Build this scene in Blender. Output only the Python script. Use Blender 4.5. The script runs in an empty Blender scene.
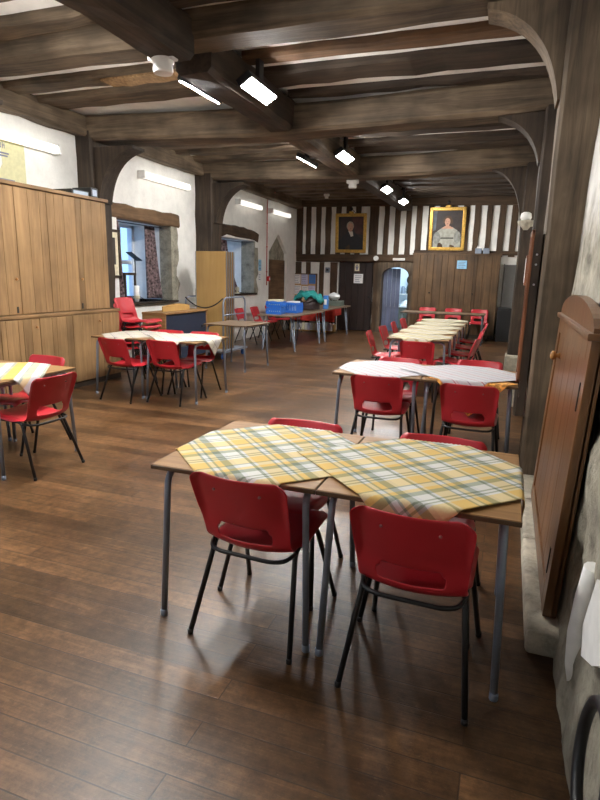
import bpy, bmesh, math, random
from mathutils import Vector, Matrix, noise as mnoise
random.seed(11)
SC = bpy.context.scene
COL = SC.collection
PI = math.pi
V = Vector

# ------------------------------------------------------------------ materials
def new_mat(name):
    m = bpy.data.materials.new(name); m.use_nodes = True
    nt = m.node_tree
    return m, nt, nt.nodes['Principled BSDF']
def N(nt, kind, **kw):
    n = nt.nodes.new(kind)
    for k, v in kw.items():
        if k in n.inputs: n.inputs[k].default_value = v
        else: setattr(n, k, v)
    return n
def L(nt, a, ao, b, bi): nt.links.new(a.outputs[ao], b.inputs[bi])
def rgba(c): return (c[0], c[1], c[2], 1.0)
def ramp(nt, stops, interp='LINEAR'):
    r = nt.nodes.new('ShaderNodeValToRGB'); cr = r.color_ramp; cr.interpolation = interp
    while len(cr.elements) < len(stops): cr.elements.new(0.5)
    for e, (p, c) in zip(cr.elements, stops):
        e.position = p; e.color = rgba(c)
    return r
def plain(name, c, rough=.5, metal=0., spec=.5, var=0., bump=0., scale=20., coat=0.):
    m, nt, b = new_mat(name)
    b.inputs['Base Color'].default_value = rgba(c)
    b.inputs['Roughness'].default_value = rough; b.inputs['Metallic'].default_value = metal
    b.inputs['Specular IOR Level'].default_value = spec
    b.inputs['Coat Weight'].default_value = coat
    tc = N(nt, 'ShaderNodeTexCoord'); no = N(nt, 'ShaderNodeTexNoise', Scale=scale, Detail=5.)
    L(nt, tc, 'Object', no, 'Vector')
    v = max(var, .04)
    r = ramp(nt, [(.36, [x*(1-v) for x in c]), (.64, [min(1, x*(1+v)) for x in c])])
    L(nt, no, 'Fac', r, 'Fac'); L(nt, r, 'Color', b, 'Base Color')
    if bump:
        bp = N(nt, 'ShaderNodeBump', Strength=bump, Distance=.01); L(nt, no, 'Fac', bp, 'Height'); L(nt, bp, 'Normal', b, 'Normal')
    return m
def wood(name, c1, c2, axis='Z', scale=9., rough=.55, island=0., bump=.15, blotch=.35, stretch=.07, spec=.4):
    m, nt, b = new_mat(name)
    tc = N(nt, 'ShaderNodeTexCoord'); mp = N(nt, 'ShaderNodeMapping')
    s = [scale, scale, scale]; s['XYZ'.index(axis)] = scale*stretch
    mp.inputs['Scale'].default_value = s
    no = N(nt, 'ShaderNodeTexNoise', Scale=1.6, Detail=8., Roughness=.65, Distortion=.6)
    L(nt, tc, 'Object', mp, 'Vector')
    if island:
        geo = N(nt, 'ShaderNodeNewGeometry'); ad = N(nt, 'ShaderNodeVectorMath', operation='ADD')
        sc_ = N(nt, 'ShaderNodeMath', operation='MULTIPLY'); sc_.inputs[1].default_value = 40.
        L(nt, geo, 'Random Per Island', sc_, 0); L(nt, mp, 'Vector', ad, 0); L(nt, sc_, 'Value', ad, 1)
        L(nt, ad, 'Vector', no, 'Vector')
    else: L(nt, mp, 'Vector', no, 'Vector')
    r = ramp(nt, [(.28, c1), (.5, [(a+d)/2 for a, d in zip(c1, c2)]), (.72, c2)])
    L(nt, no, 'Fac', r, 'Fac')
    n2 = N(nt, 'ShaderNodeTexNoise', Scale=2.2, Detail=3.); L(nt, tc, 'Object', n2, 'Vector')
    mr = N(nt, 'ShaderNodeMapRange'); mr.inputs['From Min'].default_value = .3; mr.inputs['From Max'].default_value = .7
    mr.inputs['To Min'].default_value = 1-blotch; mr.inputs['To Max'].default_value = 1+blotch
    L(nt, n2, 'Fac', mr, 'Value')
    hsv = N(nt, 'ShaderNodeHueSaturation')
    L(nt, r, 'Color', hsv, 'Color')
    if island:
        m2 = N(nt, 'ShaderNodeMapRange'); m2.inputs['To Min'].default_value = 1-island; m2.inputs['To Max'].default_value = 1+island
        L(nt, geo, 'Random Per Island', m2, 'Value')
        mu = N(nt, 'ShaderNodeMath', operation='MULTIPLY'); L(nt, mr, 'Result', mu, 0); L(nt, m2, 'Result', mu, 1)
        L(nt, mu, 'Value', hsv, 'Value')
    else: L(nt, mr, 'Result', hsv, 'Value')
    L(nt, hsv, 'Color', b, 'Base Color')
    b.inputs['Roughness'].default_value = rough; b.inputs['Specular IOR Level'].default_value = spec
    if bump:
        bp = N(nt, 'ShaderNodeBump', Strength=bump, Distance=.02); L(nt, no, 'Fac', bp, 'Height'); L(nt, bp, 'Normal', b, 'Normal')
    return m
def emit(name, c, s):
    m, nt, b = new_mat(name)
    b.inputs['Base Color'].default_value = rgba(c); b.inputs['Emission Color'].default_value = rgba(c)
    b.inputs['Emission Strength'].default_value = s
    return m
def floor_mat():
    m, nt, b = new_mat('floorboards')
    tc = N(nt, 'ShaderNodeTexCoord')
    br = N(nt, 'ShaderNodeTexBrick'); br.offset = .37; br.offset_frequency = 2; br.squash = 1
    br.inputs['Scale'].default_value = 1.; br.inputs['Brick Width'].default_value = 2.3; br.inputs['Row Height'].default_value = .112
    br.inputs['Mortar Size'].default_value = .003; br.inputs['Mortar Smooth'].default_value = .3; br.inputs['Bias'].default_value = 0.
    br.inputs['Color1'].default_value = (0, 0, 0, 1); br.inputs['Color2'].default_value = (1, 1, 1, 1); br.inputs['Mortar'].default_value = (.5, .5, .5, 1)
    L(nt, tc, 'Object', br, 'Vector')
    mp = N(nt, 'ShaderNodeMapping'); mp.inputs['Scale'].default_value = (1.1, 22, 1); L(nt, tc, 'Object', mp, 'Vector')
    ad = N(nt, 'ShaderNodeVectorMath', operation='ADD'); sc_ = N(nt, 'ShaderNodeVectorMath', operation='SCALE'); sc_.inputs['Scale'].default_value = 13.
    L(nt, br, 'Color', sc_, 0); L(nt, mp, 'Vector', ad, 0); L(nt, sc_, 'Vector', ad, 1)
    g = N(nt, 'ShaderNodeTexNoise', Scale=2.2, Detail=9., Roughness=.65, Distortion=.4); L(nt, ad, 'Vector', g, 'Vector')
    r = ramp(nt, [(.25, (.062, .029, .0115)), (.5, (.102, .050, .020)), (.75, (.150, .079, .033))]); L(nt, g, 'Fac', r, 'Fac')
    mrb = N(nt, 'ShaderNodeMapRange'); mrb.inputs['To Min'].default_value = .62; mrb.inputs['To Max'].default_value = 1.32; L(nt, br, 'Color', mrb, 'Value')
    # worn patches of varnish
    w = N(nt, 'ShaderNodeTexNoise', Scale=1.6, Detail=9., Roughness=.68); L(nt, tc, 'Object', w, 'Vector')
    mw = N(nt, 'ShaderNodeMapRange'); mw.inputs['From Min'].default_value = .35; mw.inputs['From Max'].default_value = .68
    mw.inputs['To Min'].default_value = .55; mw.inputs['To Max'].default_value = 1.4; L(nt, w, 'Fac', mw, 'Value')
    mu = N(nt, 'ShaderNodeMath', operation='MULTIPLY'); L(nt, mrb, 'Result', mu, 0); L(nt, mw, 'Result', mu, 1)
    n3 = N(nt, 'ShaderNodeTexNoise', Scale=16., Detail=10., Roughness=.78); L(nt, tc, 'Object', n3, 'Vector')
    m3 = N(nt, 'ShaderNodeMapRange'); m3.inputs['From Min'].default_value = .3; m3.inputs['From Max'].default_value = .7
    m3.inputs['To Min'].default_value = .38; m3.inputs['To Max'].default_value = 1.62; L(nt, n3, 'Fac', m3, 'Value')
    mu3 = N(nt, 'ShaderNodeMath', operation='MULTIPLY'); L(nt, mu, 'Value', mu3, 0); L(nt, m3, 'Result', mu3, 1)
    hsv = N(nt, 'ShaderNodeHueSaturation'); hsv.inputs['Saturation'].default_value = 1.0
    L(nt, r, 'Color', hsv, 'Color'); L(nt, mu3, 'Value', hsv, 'Value')
    # pale scuffs and scratches
    sm = N(nt, 'ShaderNodeMapping'); sm.inputs['Scale'].default_value = (1, 2.2, 1); sm.inputs['Rotation'].default_value = (0, 0, .5); L(nt, tc, 'Object', sm, 'Vector')
    sp = N(nt, 'ShaderNodeTexNoise', Scale=34., Detail=8., Roughness=.8); L(nt, sm, 'Vector', sp, 'Vector')
    sr = ramp(nt, [(.58, (0, 0, 0)), (.70, (1, 1, 1))]); L(nt, sp, 'Fac', sr, 'Fac')
    ms = N(nt, 'ShaderNodeMath', operation='MULTIPLY'); ms.inputs[1].default_value = .55; L(nt, sr, 'Color', ms, 0)
    mix = N(nt, 'ShaderNodeMixRGB'); mix.inputs['Color2'].default_value = (.24, .16, .095, 1)
    L(nt, ms, 'Value', mix, 'Fac'); L(nt, hsv, 'Color', mix, 'Color1')
    dk = N(nt, 'ShaderNodeMixRGB'); dk.inputs['Color2'].default_value = (.02, .01, .006, 1)
    dm = N(nt, 'ShaderNodeMath', operation='MULTIPLY'); dm.inputs[1].default_value = .7; L(nt, br, 'Fac', dm, 0)
    L(nt, dm, 'Value', dk, 'Fac'); L(nt, mix, 'Color', dk, 'Color1'); L(nt, dk, 'Color', b, 'Base Color')
    rr = N(nt, 'ShaderNodeMapRange'); rr.inputs['From Min'].default_value = .3; rr.inputs['From Max'].default_value = .7
    rr.inputs['To Min'].default_value = .285; rr.inputs['To Max'].default_value = .40; L(nt, w, 'Fac', rr, 'Value'); L(nt, rr, 'Result', b, 'Roughness')
    b.inputs['Specular IOR Level'].default_value = .5
    bp = N(nt, 'ShaderNodeBump', Strength=.25, Distance=.004); hs = N(nt, 'ShaderNodeMath', operation='SUBTRACT')
    L(nt, g, 'Fac', hs, 0); L(nt, br, 'Fac', hs, 1); L(nt, hs, 'Value', bp, 'Height'); L(nt, bp, 'Normal', b, 'Normal')
    return m
def plaster_mat(name, low, z0, z1, base=(.78, .77, .73), amp=.5, axis=2):
    """white limewash that has come away below an uneven line, baring grey stone"""
    m, nt, b = new_mat(name)
    tc = N(nt, 'ShaderNodeTexCoord'); sx = N(nt, 'ShaderNodeSeparateXYZ'); L(nt, tc, 'Object', sx, 'Vector')
    n = N(nt, 'ShaderNodeTexNoise', Scale=2.4, Detail=7., Roughness=.6); L(nt, tc, 'Object', n, 'Vector')
    a = N(nt, 'ShaderNodeMath', operation='MULTIPLY'); a.inputs[1].default_value = amp*2; L(nt, n, 'Fac', a, 0)
    s = N(nt, 'ShaderNodeMath', operation='ADD'); L(nt, sx, 'XYZ'[axis], s, 0); L(nt, a, 'Value', s, 1)
    mr = N(nt, 'ShaderNodeMapRange'); mr.inputs['From Min'].default_value = z0+amp; mr.inputs['From Max'].default_value = z1+amp
    L(nt, s, 'Value', mr, 'Value')
    n2 = N(nt, 'ShaderNodeTexNoise', Scale=5., Detail=8., Roughness=.7); L(nt, tc, 'Object', n2, 'Vector')
    st = ramp(nt, [(.3, [x*.35 for x in low]), (.5, low), (.72, [min(.8, x*1.6) for x in low])]); L(nt, n2, 'Fac', st, 'Fac')
    wh = ramp(nt, [(.3, [x*.86 for x in base]), (.6, base)]); L(nt, n2, 'Fac', wh, 'Fac')
    mx = N(nt, 'ShaderNodeMixRGB'); L(nt, mr, 'Result', mx, 'Fac'); L(nt, st, 'Color', mx, 'Color1'); L(nt, wh, 'Color', mx, 'Color2')
    L(nt, mx, 'Color', b, 'Base Color'); b.inputs['Roughness'].default_value = .9; b.inputs['Specular IOR Level'].default_value = .15
    bp = N(nt, 'ShaderNodeBump', Strength=.35, Distance=.03); L(nt, n2, 'Fac', bp, 'Height'); L(nt, bp, 'Normal', b, 'Normal')
    return m
def stone_mat(name, c, scale=4.5):
    m, nt, b = new_mat(name)
    tc = N(nt, 'ShaderNodeTexCoord')
    n = N(nt, 'ShaderNodeTexNoise', Scale=scale, Detail=9., Roughness=.7); L(nt, tc, 'Object', n, 'Vector')
    r = ramp(nt, [(.28, [x*.35 for x in c]), (.5, c), (.7, [min(1, x*1.45) for x in c])]); L(nt, n, 'Fac', r, 'Fac')
    L(nt, r, 'Color', b, 'Base Color'); b.inputs['Roughness'].default_value = .9
    bp = N(nt, 'ShaderNodeBump', Strength=.9, Distance=.04); L(nt, n, 'Fac', bp, 'Height'); L(nt, bp, 'Normal', b, 'Normal')
    return m
def plaid_mat(name, useq, vseq, pu, pv, rough=.85):
    """woven check: two sets of stripes (list of (width, colour)) multiplied where they cross"""
    m, nt, b = new_mat(name)
    uv = N(nt, 'ShaderNodeUVMap'); uv.uv_map = 'UVMap'; sx = N(nt, 'ShaderNodeSeparateXYZ'); L(nt, uv, 'UV', sx, 'Vector')
    outs = []
    for ch, seq, per in (('X', useq, pu), ('Y', vseq, pv)):
        d = N(nt, 'ShaderNodeMath', operation='DIVIDE'); d.inputs[1].default_value = per; L(nt, sx, ch, d, 0)
        f = N(nt, 'ShaderNodeMath', operation='FRACT'); L(nt, d, 'Value', f, 0)
        tot = sum(w for w, c in seq); stops = []; p = 0
        for w, c in seq: stops.append((p/tot, c)); p += w
        r = ramp(nt, stops, 'CONSTANT'); L(nt, f, 'Value', r, 'Fac'); outs.append(r)
    mx = N(nt, 'ShaderNodeMixRGB', blend_type='MULTIPLY'); mx.inputs['Fac'].default_value = 1.
    L(nt, outs[0], 'Color', mx, 'Color1'); L(nt, outs[1], 'Color', mx, 'Color2')
    hv = N(nt, 'ShaderNodeHueSaturation'); hv.inputs['Value'].default_value = .74; L(nt, mx, 'Color', hv, 'Color')
    L(nt, hv, 'Color', b, 'Base Color'); b.inputs['Roughness'].default_value = rough; b.inputs['Specular IOR Level'].default_value = .2
    w = N(nt, 'ShaderNodeTexNoise', Scale=120., Detail=2.); L(nt, uv, 'UV', w, 'Vector')
    bp = N(nt, 'ShaderNodeBump', Strength=.15, Distance=.002); L(nt, w, 'Fac', bp, 'Height'); L(nt, bp, 'Normal', b, 'Normal')
    return m
def glass_mat():
    m, nt, b = new_mat('window_glass'); nt.nodes.remove(b)
    out = nt.nodes['Material Output']; t = N(nt, 'ShaderNodeBsdfTransparent'); g = N(nt, 'ShaderNodeBsdfGlossy', Roughness=.02)
    t.inputs['Color'].default_value = (.93, .97, 1, 1)
    mx = N(nt, 'ShaderNodeMixShader'); mx.inputs['Fac'].default_value = .05
    L(nt, t, 'BSDF', mx, 1); L(nt, g, 'BSDF', mx, 2); L(nt, mx, 'Shader', out, 'Surface')
    return m

M = {}
M['floor'] = floor_mat()
M['plaster'] = plaster_mat('limewashed_plaster', (.5, .48, .43), -3, -2, base=(.86, .85, .81))
M['plaster_r'] = plaster_mat('worn_plaster_over_stone', (.36, .34, .28), 1.75, 2.0, base=(.8, .79, .76), amp=.45)
M['rubble'] = stone_mat('rubble_stone', (.33, .305, .24), 7.)
M['stone'] = stone_mat('pale_stone', (.50, .46, .37), 6.)
M['jamb'] = stone_mat('window_stone', (.30, .28, .22), 6.)
M['infill'] = plain('white_infill', (.87, .86, .82), .9, var=.05, scale=6)
for ax in 'XYZ':
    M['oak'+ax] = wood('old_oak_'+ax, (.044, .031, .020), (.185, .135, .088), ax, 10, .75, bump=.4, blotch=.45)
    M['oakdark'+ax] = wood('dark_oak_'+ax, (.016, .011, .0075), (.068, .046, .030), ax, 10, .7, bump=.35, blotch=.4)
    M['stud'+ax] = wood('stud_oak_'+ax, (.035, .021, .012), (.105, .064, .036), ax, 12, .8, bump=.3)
M['lintel'] = wood('lintel_oak', (.09, .05, .026), (.20, .12, .06), 'Y', 10, .8)
M['planks'] = wood('cabinet_pine', (.15, .082, .034), (.31, .19, .088), 'Z', 8, .55, island=.34, blotch=.2)
M['plank_rail'] = wood('cabinet_rail', (.15, .082, .034), (.30, .18, .085), 'Y', 8, .5)
M['panel'] = wood('far_panelling', (.05, .027, .012), (.125, .072, .032), 'Z', 9, .5, island=.38)
M['doordark'] = wood('dark_door', (.012, .007, .006), (.035, .02, .017), 'Z', 9, .45)
M['doorblue'] = wood('painted_plank_door', (.10, .12, .20), (.17, .19, .28), 'Z', 9, .5, island=.12)
M['cupboard'] = wood('varnished_cupboard', (.10, .042, .014), (.20, .09, .031), 'Z', 7, .3, island=.1, blotch=.2, spec=.55)
M['mahog'] = wood('mahogany', (.16, .055, .025), (.30, .12, .055), 'Z', 9, .35)
M['board'] = wood('beech_board', (.44, .26, .085), (.54, .34, .125), 'Z', 8, .4, blotch=.08, bump=.03)
M['laminate'] = wood('table_laminate', (.19, .095, .036), (.35, .20, .085), 'X', 12, .5, blotch=.12, bump=.04, spec=.22)
M['laminate_grey'] = wood('grey_laminate', (.14, .095, .06), (.23, .165, .11), 'X', 10, .4, blotch=.1, bump=.02)
M['tedge'] = wood('table_edging', (.07, .04, .02), (.14, .085, .045), 'X', 12, .5)
M['legmetal'] = plain('grey_tube_daylight_tint', (.22, .26, .33), .35, .3)  # grey enamel with the blue cast of daylight mixed into its colour
M['blacksteel'] = plain('black_steel', (.006, .0065, .008), .42, .0)
M['chrome'] = plain('bare_steel', (.45, .46, .48), .3, .9)
M['red'] = plain('red_polypropylene', (.46, .021, .032), .38, var=.05, scale=5)
M['rivet'] = plain('dull_rivet', (.30, .10, .10), .5)
M['white'] = plain('white_plastic', (.82, .82, .8), .4)
M['black'] = plain('black_plastic', (.012, .012, .013), .45)
M['brass'] = plain('brass', (.55, .33, .10), .3, .9)
M['knobwood'] = plain('turned_wood', (.42, .20, .06), .3)
M['bluecloth'] = plain('navy_grille', (.008, .014, .036), .7, var=.1, scale=60)
M['bluecrate'] = plain('blue_crate', (.03, .16, .62), .4)
M['paper'] = plain('white_paper', (.80, .80, .80), .8, var=.05)
M['cream'] = plain('cream_paper', (.72, .66, .48), .8, var=.1)
M['pblue'] = plain('blue_paper', (.25, .50, .70), .8, var=.08)
M['pdeep'] = plain('deep_blue_paper', (.05, .22, .62), .7)
M['plilac'] = plain('lilac_paper', (.55, .56, .75), .8)
M['ink'] = plain('printed_ink', (.18, .19, .27), .8)
M['yellow'] = plain('yellow_poster', (.62, .60, .36), .7, var=.06)
M['yellowdeep'] = plain('yellow_band', (.85, .62, .06), .7)
M['poster'] = plain('poster_paper', (.74, .75, .73), .7, var=.04)
M['cork'] = plain('cork', (.50, .33, .18), .9, var=.15, scale=60)
M['gold'] = plain('gilt_frame', (.62, .38, .09), .38, .75, var=.2, scale=30)
M['canvas_dark'] = plain('painted_background', (.030, .020, .018), .5, var=.3, scale=8)
M['canvas_brown'] = plain('painted_curtain', (.07, .025, .02), .5, var=.3, scale=8)
M['skin'] = plain('painted_flesh', (.55, .30, .20), .5, var=.12, scale=25)
M['coat'] = plain('painted_black_coat', (.012, .013, .016), .5)
M['hair_w'] = plain('painted_grey_hair', (.42, .36, .26), .6, var=.2, scale=40)
M['hair_b'] = plain('painted_brown_hair', (.075, .04, .02), .6)
M['dress'] = plain('painted_grey_dress', (.36, .36, .31), .6, var=.18, scale=12)
M['sleeve'] = plain('painted_sleeve', (.24, .25, .23), .6, var=.25, scale=14)
M['skyblue'] = plain('painted_sky', (.10, .12, .14), .6, var=.3, scale=9)
M['collar'] = plain('painted_white_collar', (.70, .66, .56), .6)
M['sash'] = plain('painted_sash', (.06, .06, .05), .6)
M['teal'] = plain('teal_fabric', (.015, .25, .24), .8, var=.2, scale=30)
M['bag'] = plain('dark_brown_leather', (.035, .018, .020), .5, var=.3, scale=20)
M['tan'] = plain('tan_patch', (.45, .30, .16), .7, var=.2)
M['polythene'] = plain('white_polythene', (.78, .80, .82), .35)
M['greybox'] = plain('grey_green_card', (.13, .16, .135), .8)
M['greysheet'] = plain('grey_sheet', (.11, .105, .10), .7)
M['redcloth'] = plain('red_tablecloth', (.62, .05, .035), .8, var=.1, scale=12)
M['darkgreen'] = plain('dark_green_vinyl', (.012, .03, .022), .5)
M['curtain'] = plain('patterned_curtain', (.17, .12, .125), .9, var=.75, scale=24)
M['pipered'] = plain('red_conduit', (.50, .10, .08), .5)
M['callred'] = plain('red_call_point', (.65, .03, .03), .4)
M['oakwarmX'] = wood('warm_oak', (.05, .026, .013), (.17, .092, .045), 'X', 10, .8, bump=.35)
M['reed'] = wood('reed_lath', (.13, .075, .035), (.40, .25, .12), 'Y', 30, .9, bump=.6, stretch=.3)
M['led'] = emit('led_panel', (1, .98, .945), 115.)
M['tube'] = emit('tube_diffuser', (1, .96, .88), .38)
M['bulb'] = emit('fill_globe_glow', (.72, .88, 1), 70.)  # cool glow of the globe added to brighten the kitchen
M['glass'] = glass_mat()
M['leadwin'] = plain('window_bar_paint', (.75, .78, .82), .6)
M['winlead'] = plain('lead_cames', (.08, .085, .1), .6)
M['kitchen'] = plain('kitchen_plaster', (.62, .70, .78), .8)
W_ = (.84, .84, .85); YE = (.90, .60, .17); YL = (.90, .74, .43); GR = (.48, .52, .45); BL = (.62, .66, .74); OR = (.95, .55, .22)
M['check'] = plaid_mat('yellow_check_cloth',
    [(3.2, YL), (.5, GR), (.9, W_), (.5, GR), (1.2, YL), (1.6, GR), (.9, W_), (2.6, (.93, .92, .88)), (.7, GR), (.6, W_)],
    [(3.2, YL), (.6, W_), (.5, GR), (.6, W_), (.5, GR), (2.0, W_), (1.5, GR), (1.2, YL), (1.4, W_), (.5, GR)], .27, .27)
M['check_left'] = plaid_mat('yellow_stripe_cloth',
    [(2, YE), (1, W_), (.5, GR), (1.2, YL), (1.5, W_), (.6, GR)], [(5, W_), (.4, (.93, .86, .66)), (3, (.97, .95, .9)), (.4, (.9, .84, .7))], .27, .30)
M['redstripe'] = plaid_mat('red_stripe_cloth',
    [(3, (.80, .79, .81)), (.28, (.62, .17, .2)), (.5, W_), (.2, (.8, .5, .55)), (2.4, (.80, .79, .82)), (.35, (.5, .38, .5))],
    [(6, W_), (.4, (.86, .83, .9)), (5, W_), (.3, (.88, .8, .84))], .155, .25)
M['creamcheck'] = plaid_mat('cream_check_cloth',
    [(4, (.76, .72, .63)), (.3, (.30, .24, .22)), (.4, W_), (.2, (.55, .4, .35)), (3, (.78, .74, .68))],
    [(4, (.94, .93, .88)), (.3, (.42, .34, .3)), (3.6, W_), (.2, (.7, .55, .5))], .20, .20)
M['beigecheck'] = plaid_mat('beige_check_cloth',
    [(3, (.76, .70, .52)), (.8, (.56, .48, .32)), (2, (.78, .76, .7)), (.6, (.54, .50, .38))], [(3, (.95, .92, .82)), (.7, (.80, .74, .58)), (2, W_), (.5, (.7, .62, .5))], .24, .24)
M['floral'] = plain('orange_print_cloth', (.75, .30, .06), .8, var=.6, scale=45)

# ------------------------------------------------------------------ mesh helpers
class MB:
    def __init__(s): s.bm = bmesh.new(); s.mi = 0
    def _fin(s, faces):
        for f in faces: f.material_index = s.mi
    def box(s, x0, x1, y0, y1, z0, z1, bev=0., mat=None):
        r = bmesh.ops.create_cube(s.bm, size=1.)
        vs = r['verts']
        for v in vs:
            v.co = V(((x0+x1)/2 + v.co.x*(x1-x0), (y0+y1)/2 + v.co.y*(y1-y0), (z0+z1)/2 + v.co.z*(z1-z0)))
        fs = list({f for v in vs for f in v.link_faces}); s._fin(fs)
        if bev:
            es = list({e for v in vs for e in v.link_edges})
            rb = bmesh.ops.bevel(s.bm, geom=es, offset=bev, segments=2, profile=.5, affect='EDGES'); s._fin(rb['faces'])
            vs = list({v for f in rb['faces'] for v in f.verts} | {v for v in vs if v.is_valid})
        if mat is not None:
            for v in vs:
                if v.is_valid: v.co = mat @ v.co
        return s
    def tube(s, pts, r, n=8, closed=False):
        pts = [V(p) for p in pts]; m = len(pts); rings = []
        prev = None
        for i, p in enumerate(pts):
            if closed: t = pts[(i+1) % m] - pts[i-1]
            else: t = pts[min(i+1, m-1)] - pts[max(i-1, 0)]
            t.normalize()
            if prev is None:
                a = V((0, 0, 1)) if abs(t.z) < .9 else V((1, 0, 0)); u = t.cross(a).normalized()
            else: u = (prev - t*prev.dot(t)).normalized()
            prev = u; w = t.cross(u)
            rr = r[i] if isinstance(r, (list, tuple)) else r
            rings.append([s.bm.verts.new(p + (u*math.cos(2*PI*k/n) + w*math.sin(2*PI*k/n))*rr) for k in range(n)])
        fs = []
        for i in range(m if closed else m-1):
            a, b = rings[i], rings[(i+1) % m]
            for k in range(n):
                f = s.bm.faces.new((a[k], a[(k+1) % n], b[(k+1) % n], b[k])); f.smooth = True; fs.append(f)
        if not closed:
            fs.append(s.bm.faces.new(rings[0][::-1])); fs.append(s.bm.faces.new(rings[-1]))
        s._fin(fs); return s
    def lathe(s, prof, c=(0, 0, 0), n=20, axis='Z'):
        c = V(c); rings = []
        for (r, h) in prof:
            ring = []
            for k in range(n):
                a = 2*PI*k/n; x, y = r*math.cos(a), r*math.sin(a)
                p = {'Z': V((x, y, h)), 'X': V((h, x, y)), 'Y': V((y, h, x))}[axis]
                ring.append(s.bm.verts.new(c+p))
            rings.append(ring)
        fs = []
        for a, b in zip(rings, rings[1:]):
            for k in range(n):
                f = s.bm.faces.new((a[k], a[(k+1) % n], b[(k+1) % n], b[k])); f.smooth = True; fs.append(f)
        fs.append(s.bm.faces.new(rings[0][::-1])); fs.append(s.bm.faces.new(rings[-1])); s._fin(fs); return s
    def prism(s, poly, plane, a, b):
        def P(u, v, w): return {'XZ': V((u, w, v)), 'YZ': V((w, u, v)), 'XY': V((u, v, w))}[plane]
        A = [s.bm.verts.new(P(u, v, a)) for u, v in poly]; B = [s.bm.verts.new(P(u, v, b)) for u, v in poly]
        fs = [s.bm.faces.new(A), s.bm.faces.new(B[::-1])]
        n = len(poly)
        for i in range(n): fs.append(s.bm.faces.new((A[i], B[i], B[(i+1) % n], A[(i+1) % n])))
        s._fin(fs)
        for f in fs[:2]: f.normal_update()
        bmesh.ops.triangulate(s.bm, faces=fs[:2]); return s
    def grid(s, nu, nv, fn, skip=None, uvfn=None, smooth=True):
        vs = [[s.bm.verts.new(fn(i/nu, j/nv)) for j in range(nv+1)] for i in range(nu+1)]
        uvl = (s.bm.loops.layers.uv.get('UVMap') or s.bm.loops.layers.uv.new('UVMap')) if uvfn else None
        for i in range(nu):
            for j in range(nv):
                if skip and skip(i, j): continue
                f = s.bm.faces.new((vs[i][j], vs[i+1][j], vs[i+1][j+1], vs[i][j+1])); f.smooth = smooth; f.material_index = s.mi
                if uvl:
                    for lp, (a, b) in zip(f.loops, ((i, j), (i+1, j), (i+1, j+1), (i, j+1))): lp[uvl].uv = uvfn(a/nu, b/nv)
        return s
    def timber(s, A, B, w, h, n=10, jit=.012, sag=0., up=(0, 0, 1), seed=0, ch=.025):
        """hewn beam from A to B: w across, h along 'up', wandering faces and worn arrises"""
        A, B = V(A), V(B); t = (B-A).normalized(); up = V(up); side = t.cross(up).normalized(); up = side.cross(t)
        rng = random.Random(seed); rings = []
        c = ch
        for i in range(n+1):
            f = i/n; p = A.lerp(B, f) - up*sag*4*f*(1-f)
            q = lambda k: jit*(mnoise.noise(V((f*6+k*7.3, seed*3.1, k)))*1.6)
            hw, hh = w/2, h/2
            sec = [(-hw, -hh+c), (-hw+c, -hh), (hw-c, -hh), (hw, -hh+c), (hw, hh-c), (hw-c, hh), (-hw+c, hh), (-hw, hh-c)]
            rings.append([s.bm.verts.new(p + side*(a+q(k//2)*(1 if a > 0 else -1)) + up*(b+q(k//2+5)*(1 if b > 0 else -1))) for k, (a, b) in enumerate(sec)])
        fs = []
        for a, b in zip(rings, rings[1:]):
            for k in range(8): fs.append(s.bm.faces.new((a[k], a[(k+1) % 8], b[(k+1) % 8], b[k])))
        fs.append(s.bm.faces.new(rings[0][::-1])); fs.append(s.bm.faces.new(rings[-1])); s._fin(fs); return s
    def build(s, name, mats, parent=None, loc=None, mods=()):
        if not isinstance(mats, (list, tuple)): mats = [mats]
        bmesh.ops.recalc_face_normals(s.bm, faces=s.bm.faces)
        me = bpy.data.meshes.new(name); s.bm.to_mesh(me); s.bm.free()
        for m in mats: me.materials.append(M[m] if isinstance(m, str) else m)
        o = bpy.data.objects.new(name, me); COL.objects.link(o)
        if parent is not None: o.parent = parent
        if loc is not None: o.location = loc
        if mods:
            for kind, kw in mods:
                md = o.modifiers.new(kind.lower(), kind)
                for k, v in kw.items(): setattr(md, k, v)
            dg = bpy.context.evaluated_depsgraph_get(); me2 = bpy.data.meshes.new_from_object(o.evaluated_get(dg))
            o.modifiers.clear(); o.data = me2; me2.name = name
        return o
def fillet(pts, rad, n=5):
    pts = [V(p) for p in pts]; out = [pts[0]]
    for a, p, b in zip(pts, pts[1:], pts[2:]):
        d1, d2 = (a-p), (b-p); r = min(rad, d1.length*.49, d2.length*.49); q1, q2 = p+d1.normalized()*r, p+d2.normalized()*r
        for k in range(n+1):
            t = k/n; out.append(q1*(1-t)**2 + p*2*t*(1-t) + q2*t*t)
    out.append(pts[-1]); return out
def tag(o, label, cat, group=None, kind=None):
    o['label'] = label; o['category'] = cat
    if group: o['group'] = group
    if kind: o['kind'] = kind
    return o
def thing(name, label, cat, loc=(0, 0, 0), rz=0., group=None):
    o = bpy.data.objects.new(name, None); COL.objects.link(o); o.location = loc; o.rotation_euler = (0, 0, rz)
    o.empty_display_size = .1
    return tag(o, label, cat, group)
def struct(o): o['kind'] = 'structure'; return o
def sempty(name):
    o = bpy.data.objects.new(name, None); COL.objects.link(o); o['kind'] = 'structure'; return o
def dup(root, loc, rz, label, group=None, rot=None):
    r = root.copy(); COL.objects.link(r); r.location = loc; r.rotation_euler = rot or (0, 0, rz); r['label'] = label
    if group: r['group'] = group
    for ch in list(root.children):
        c = ch.copy(); COL.objects.link(c); c.parent = r
        for g in list(ch.children):
            d = g.copy(); COL.objects.link(d); d.parent = c
    return r
used = set()
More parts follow.
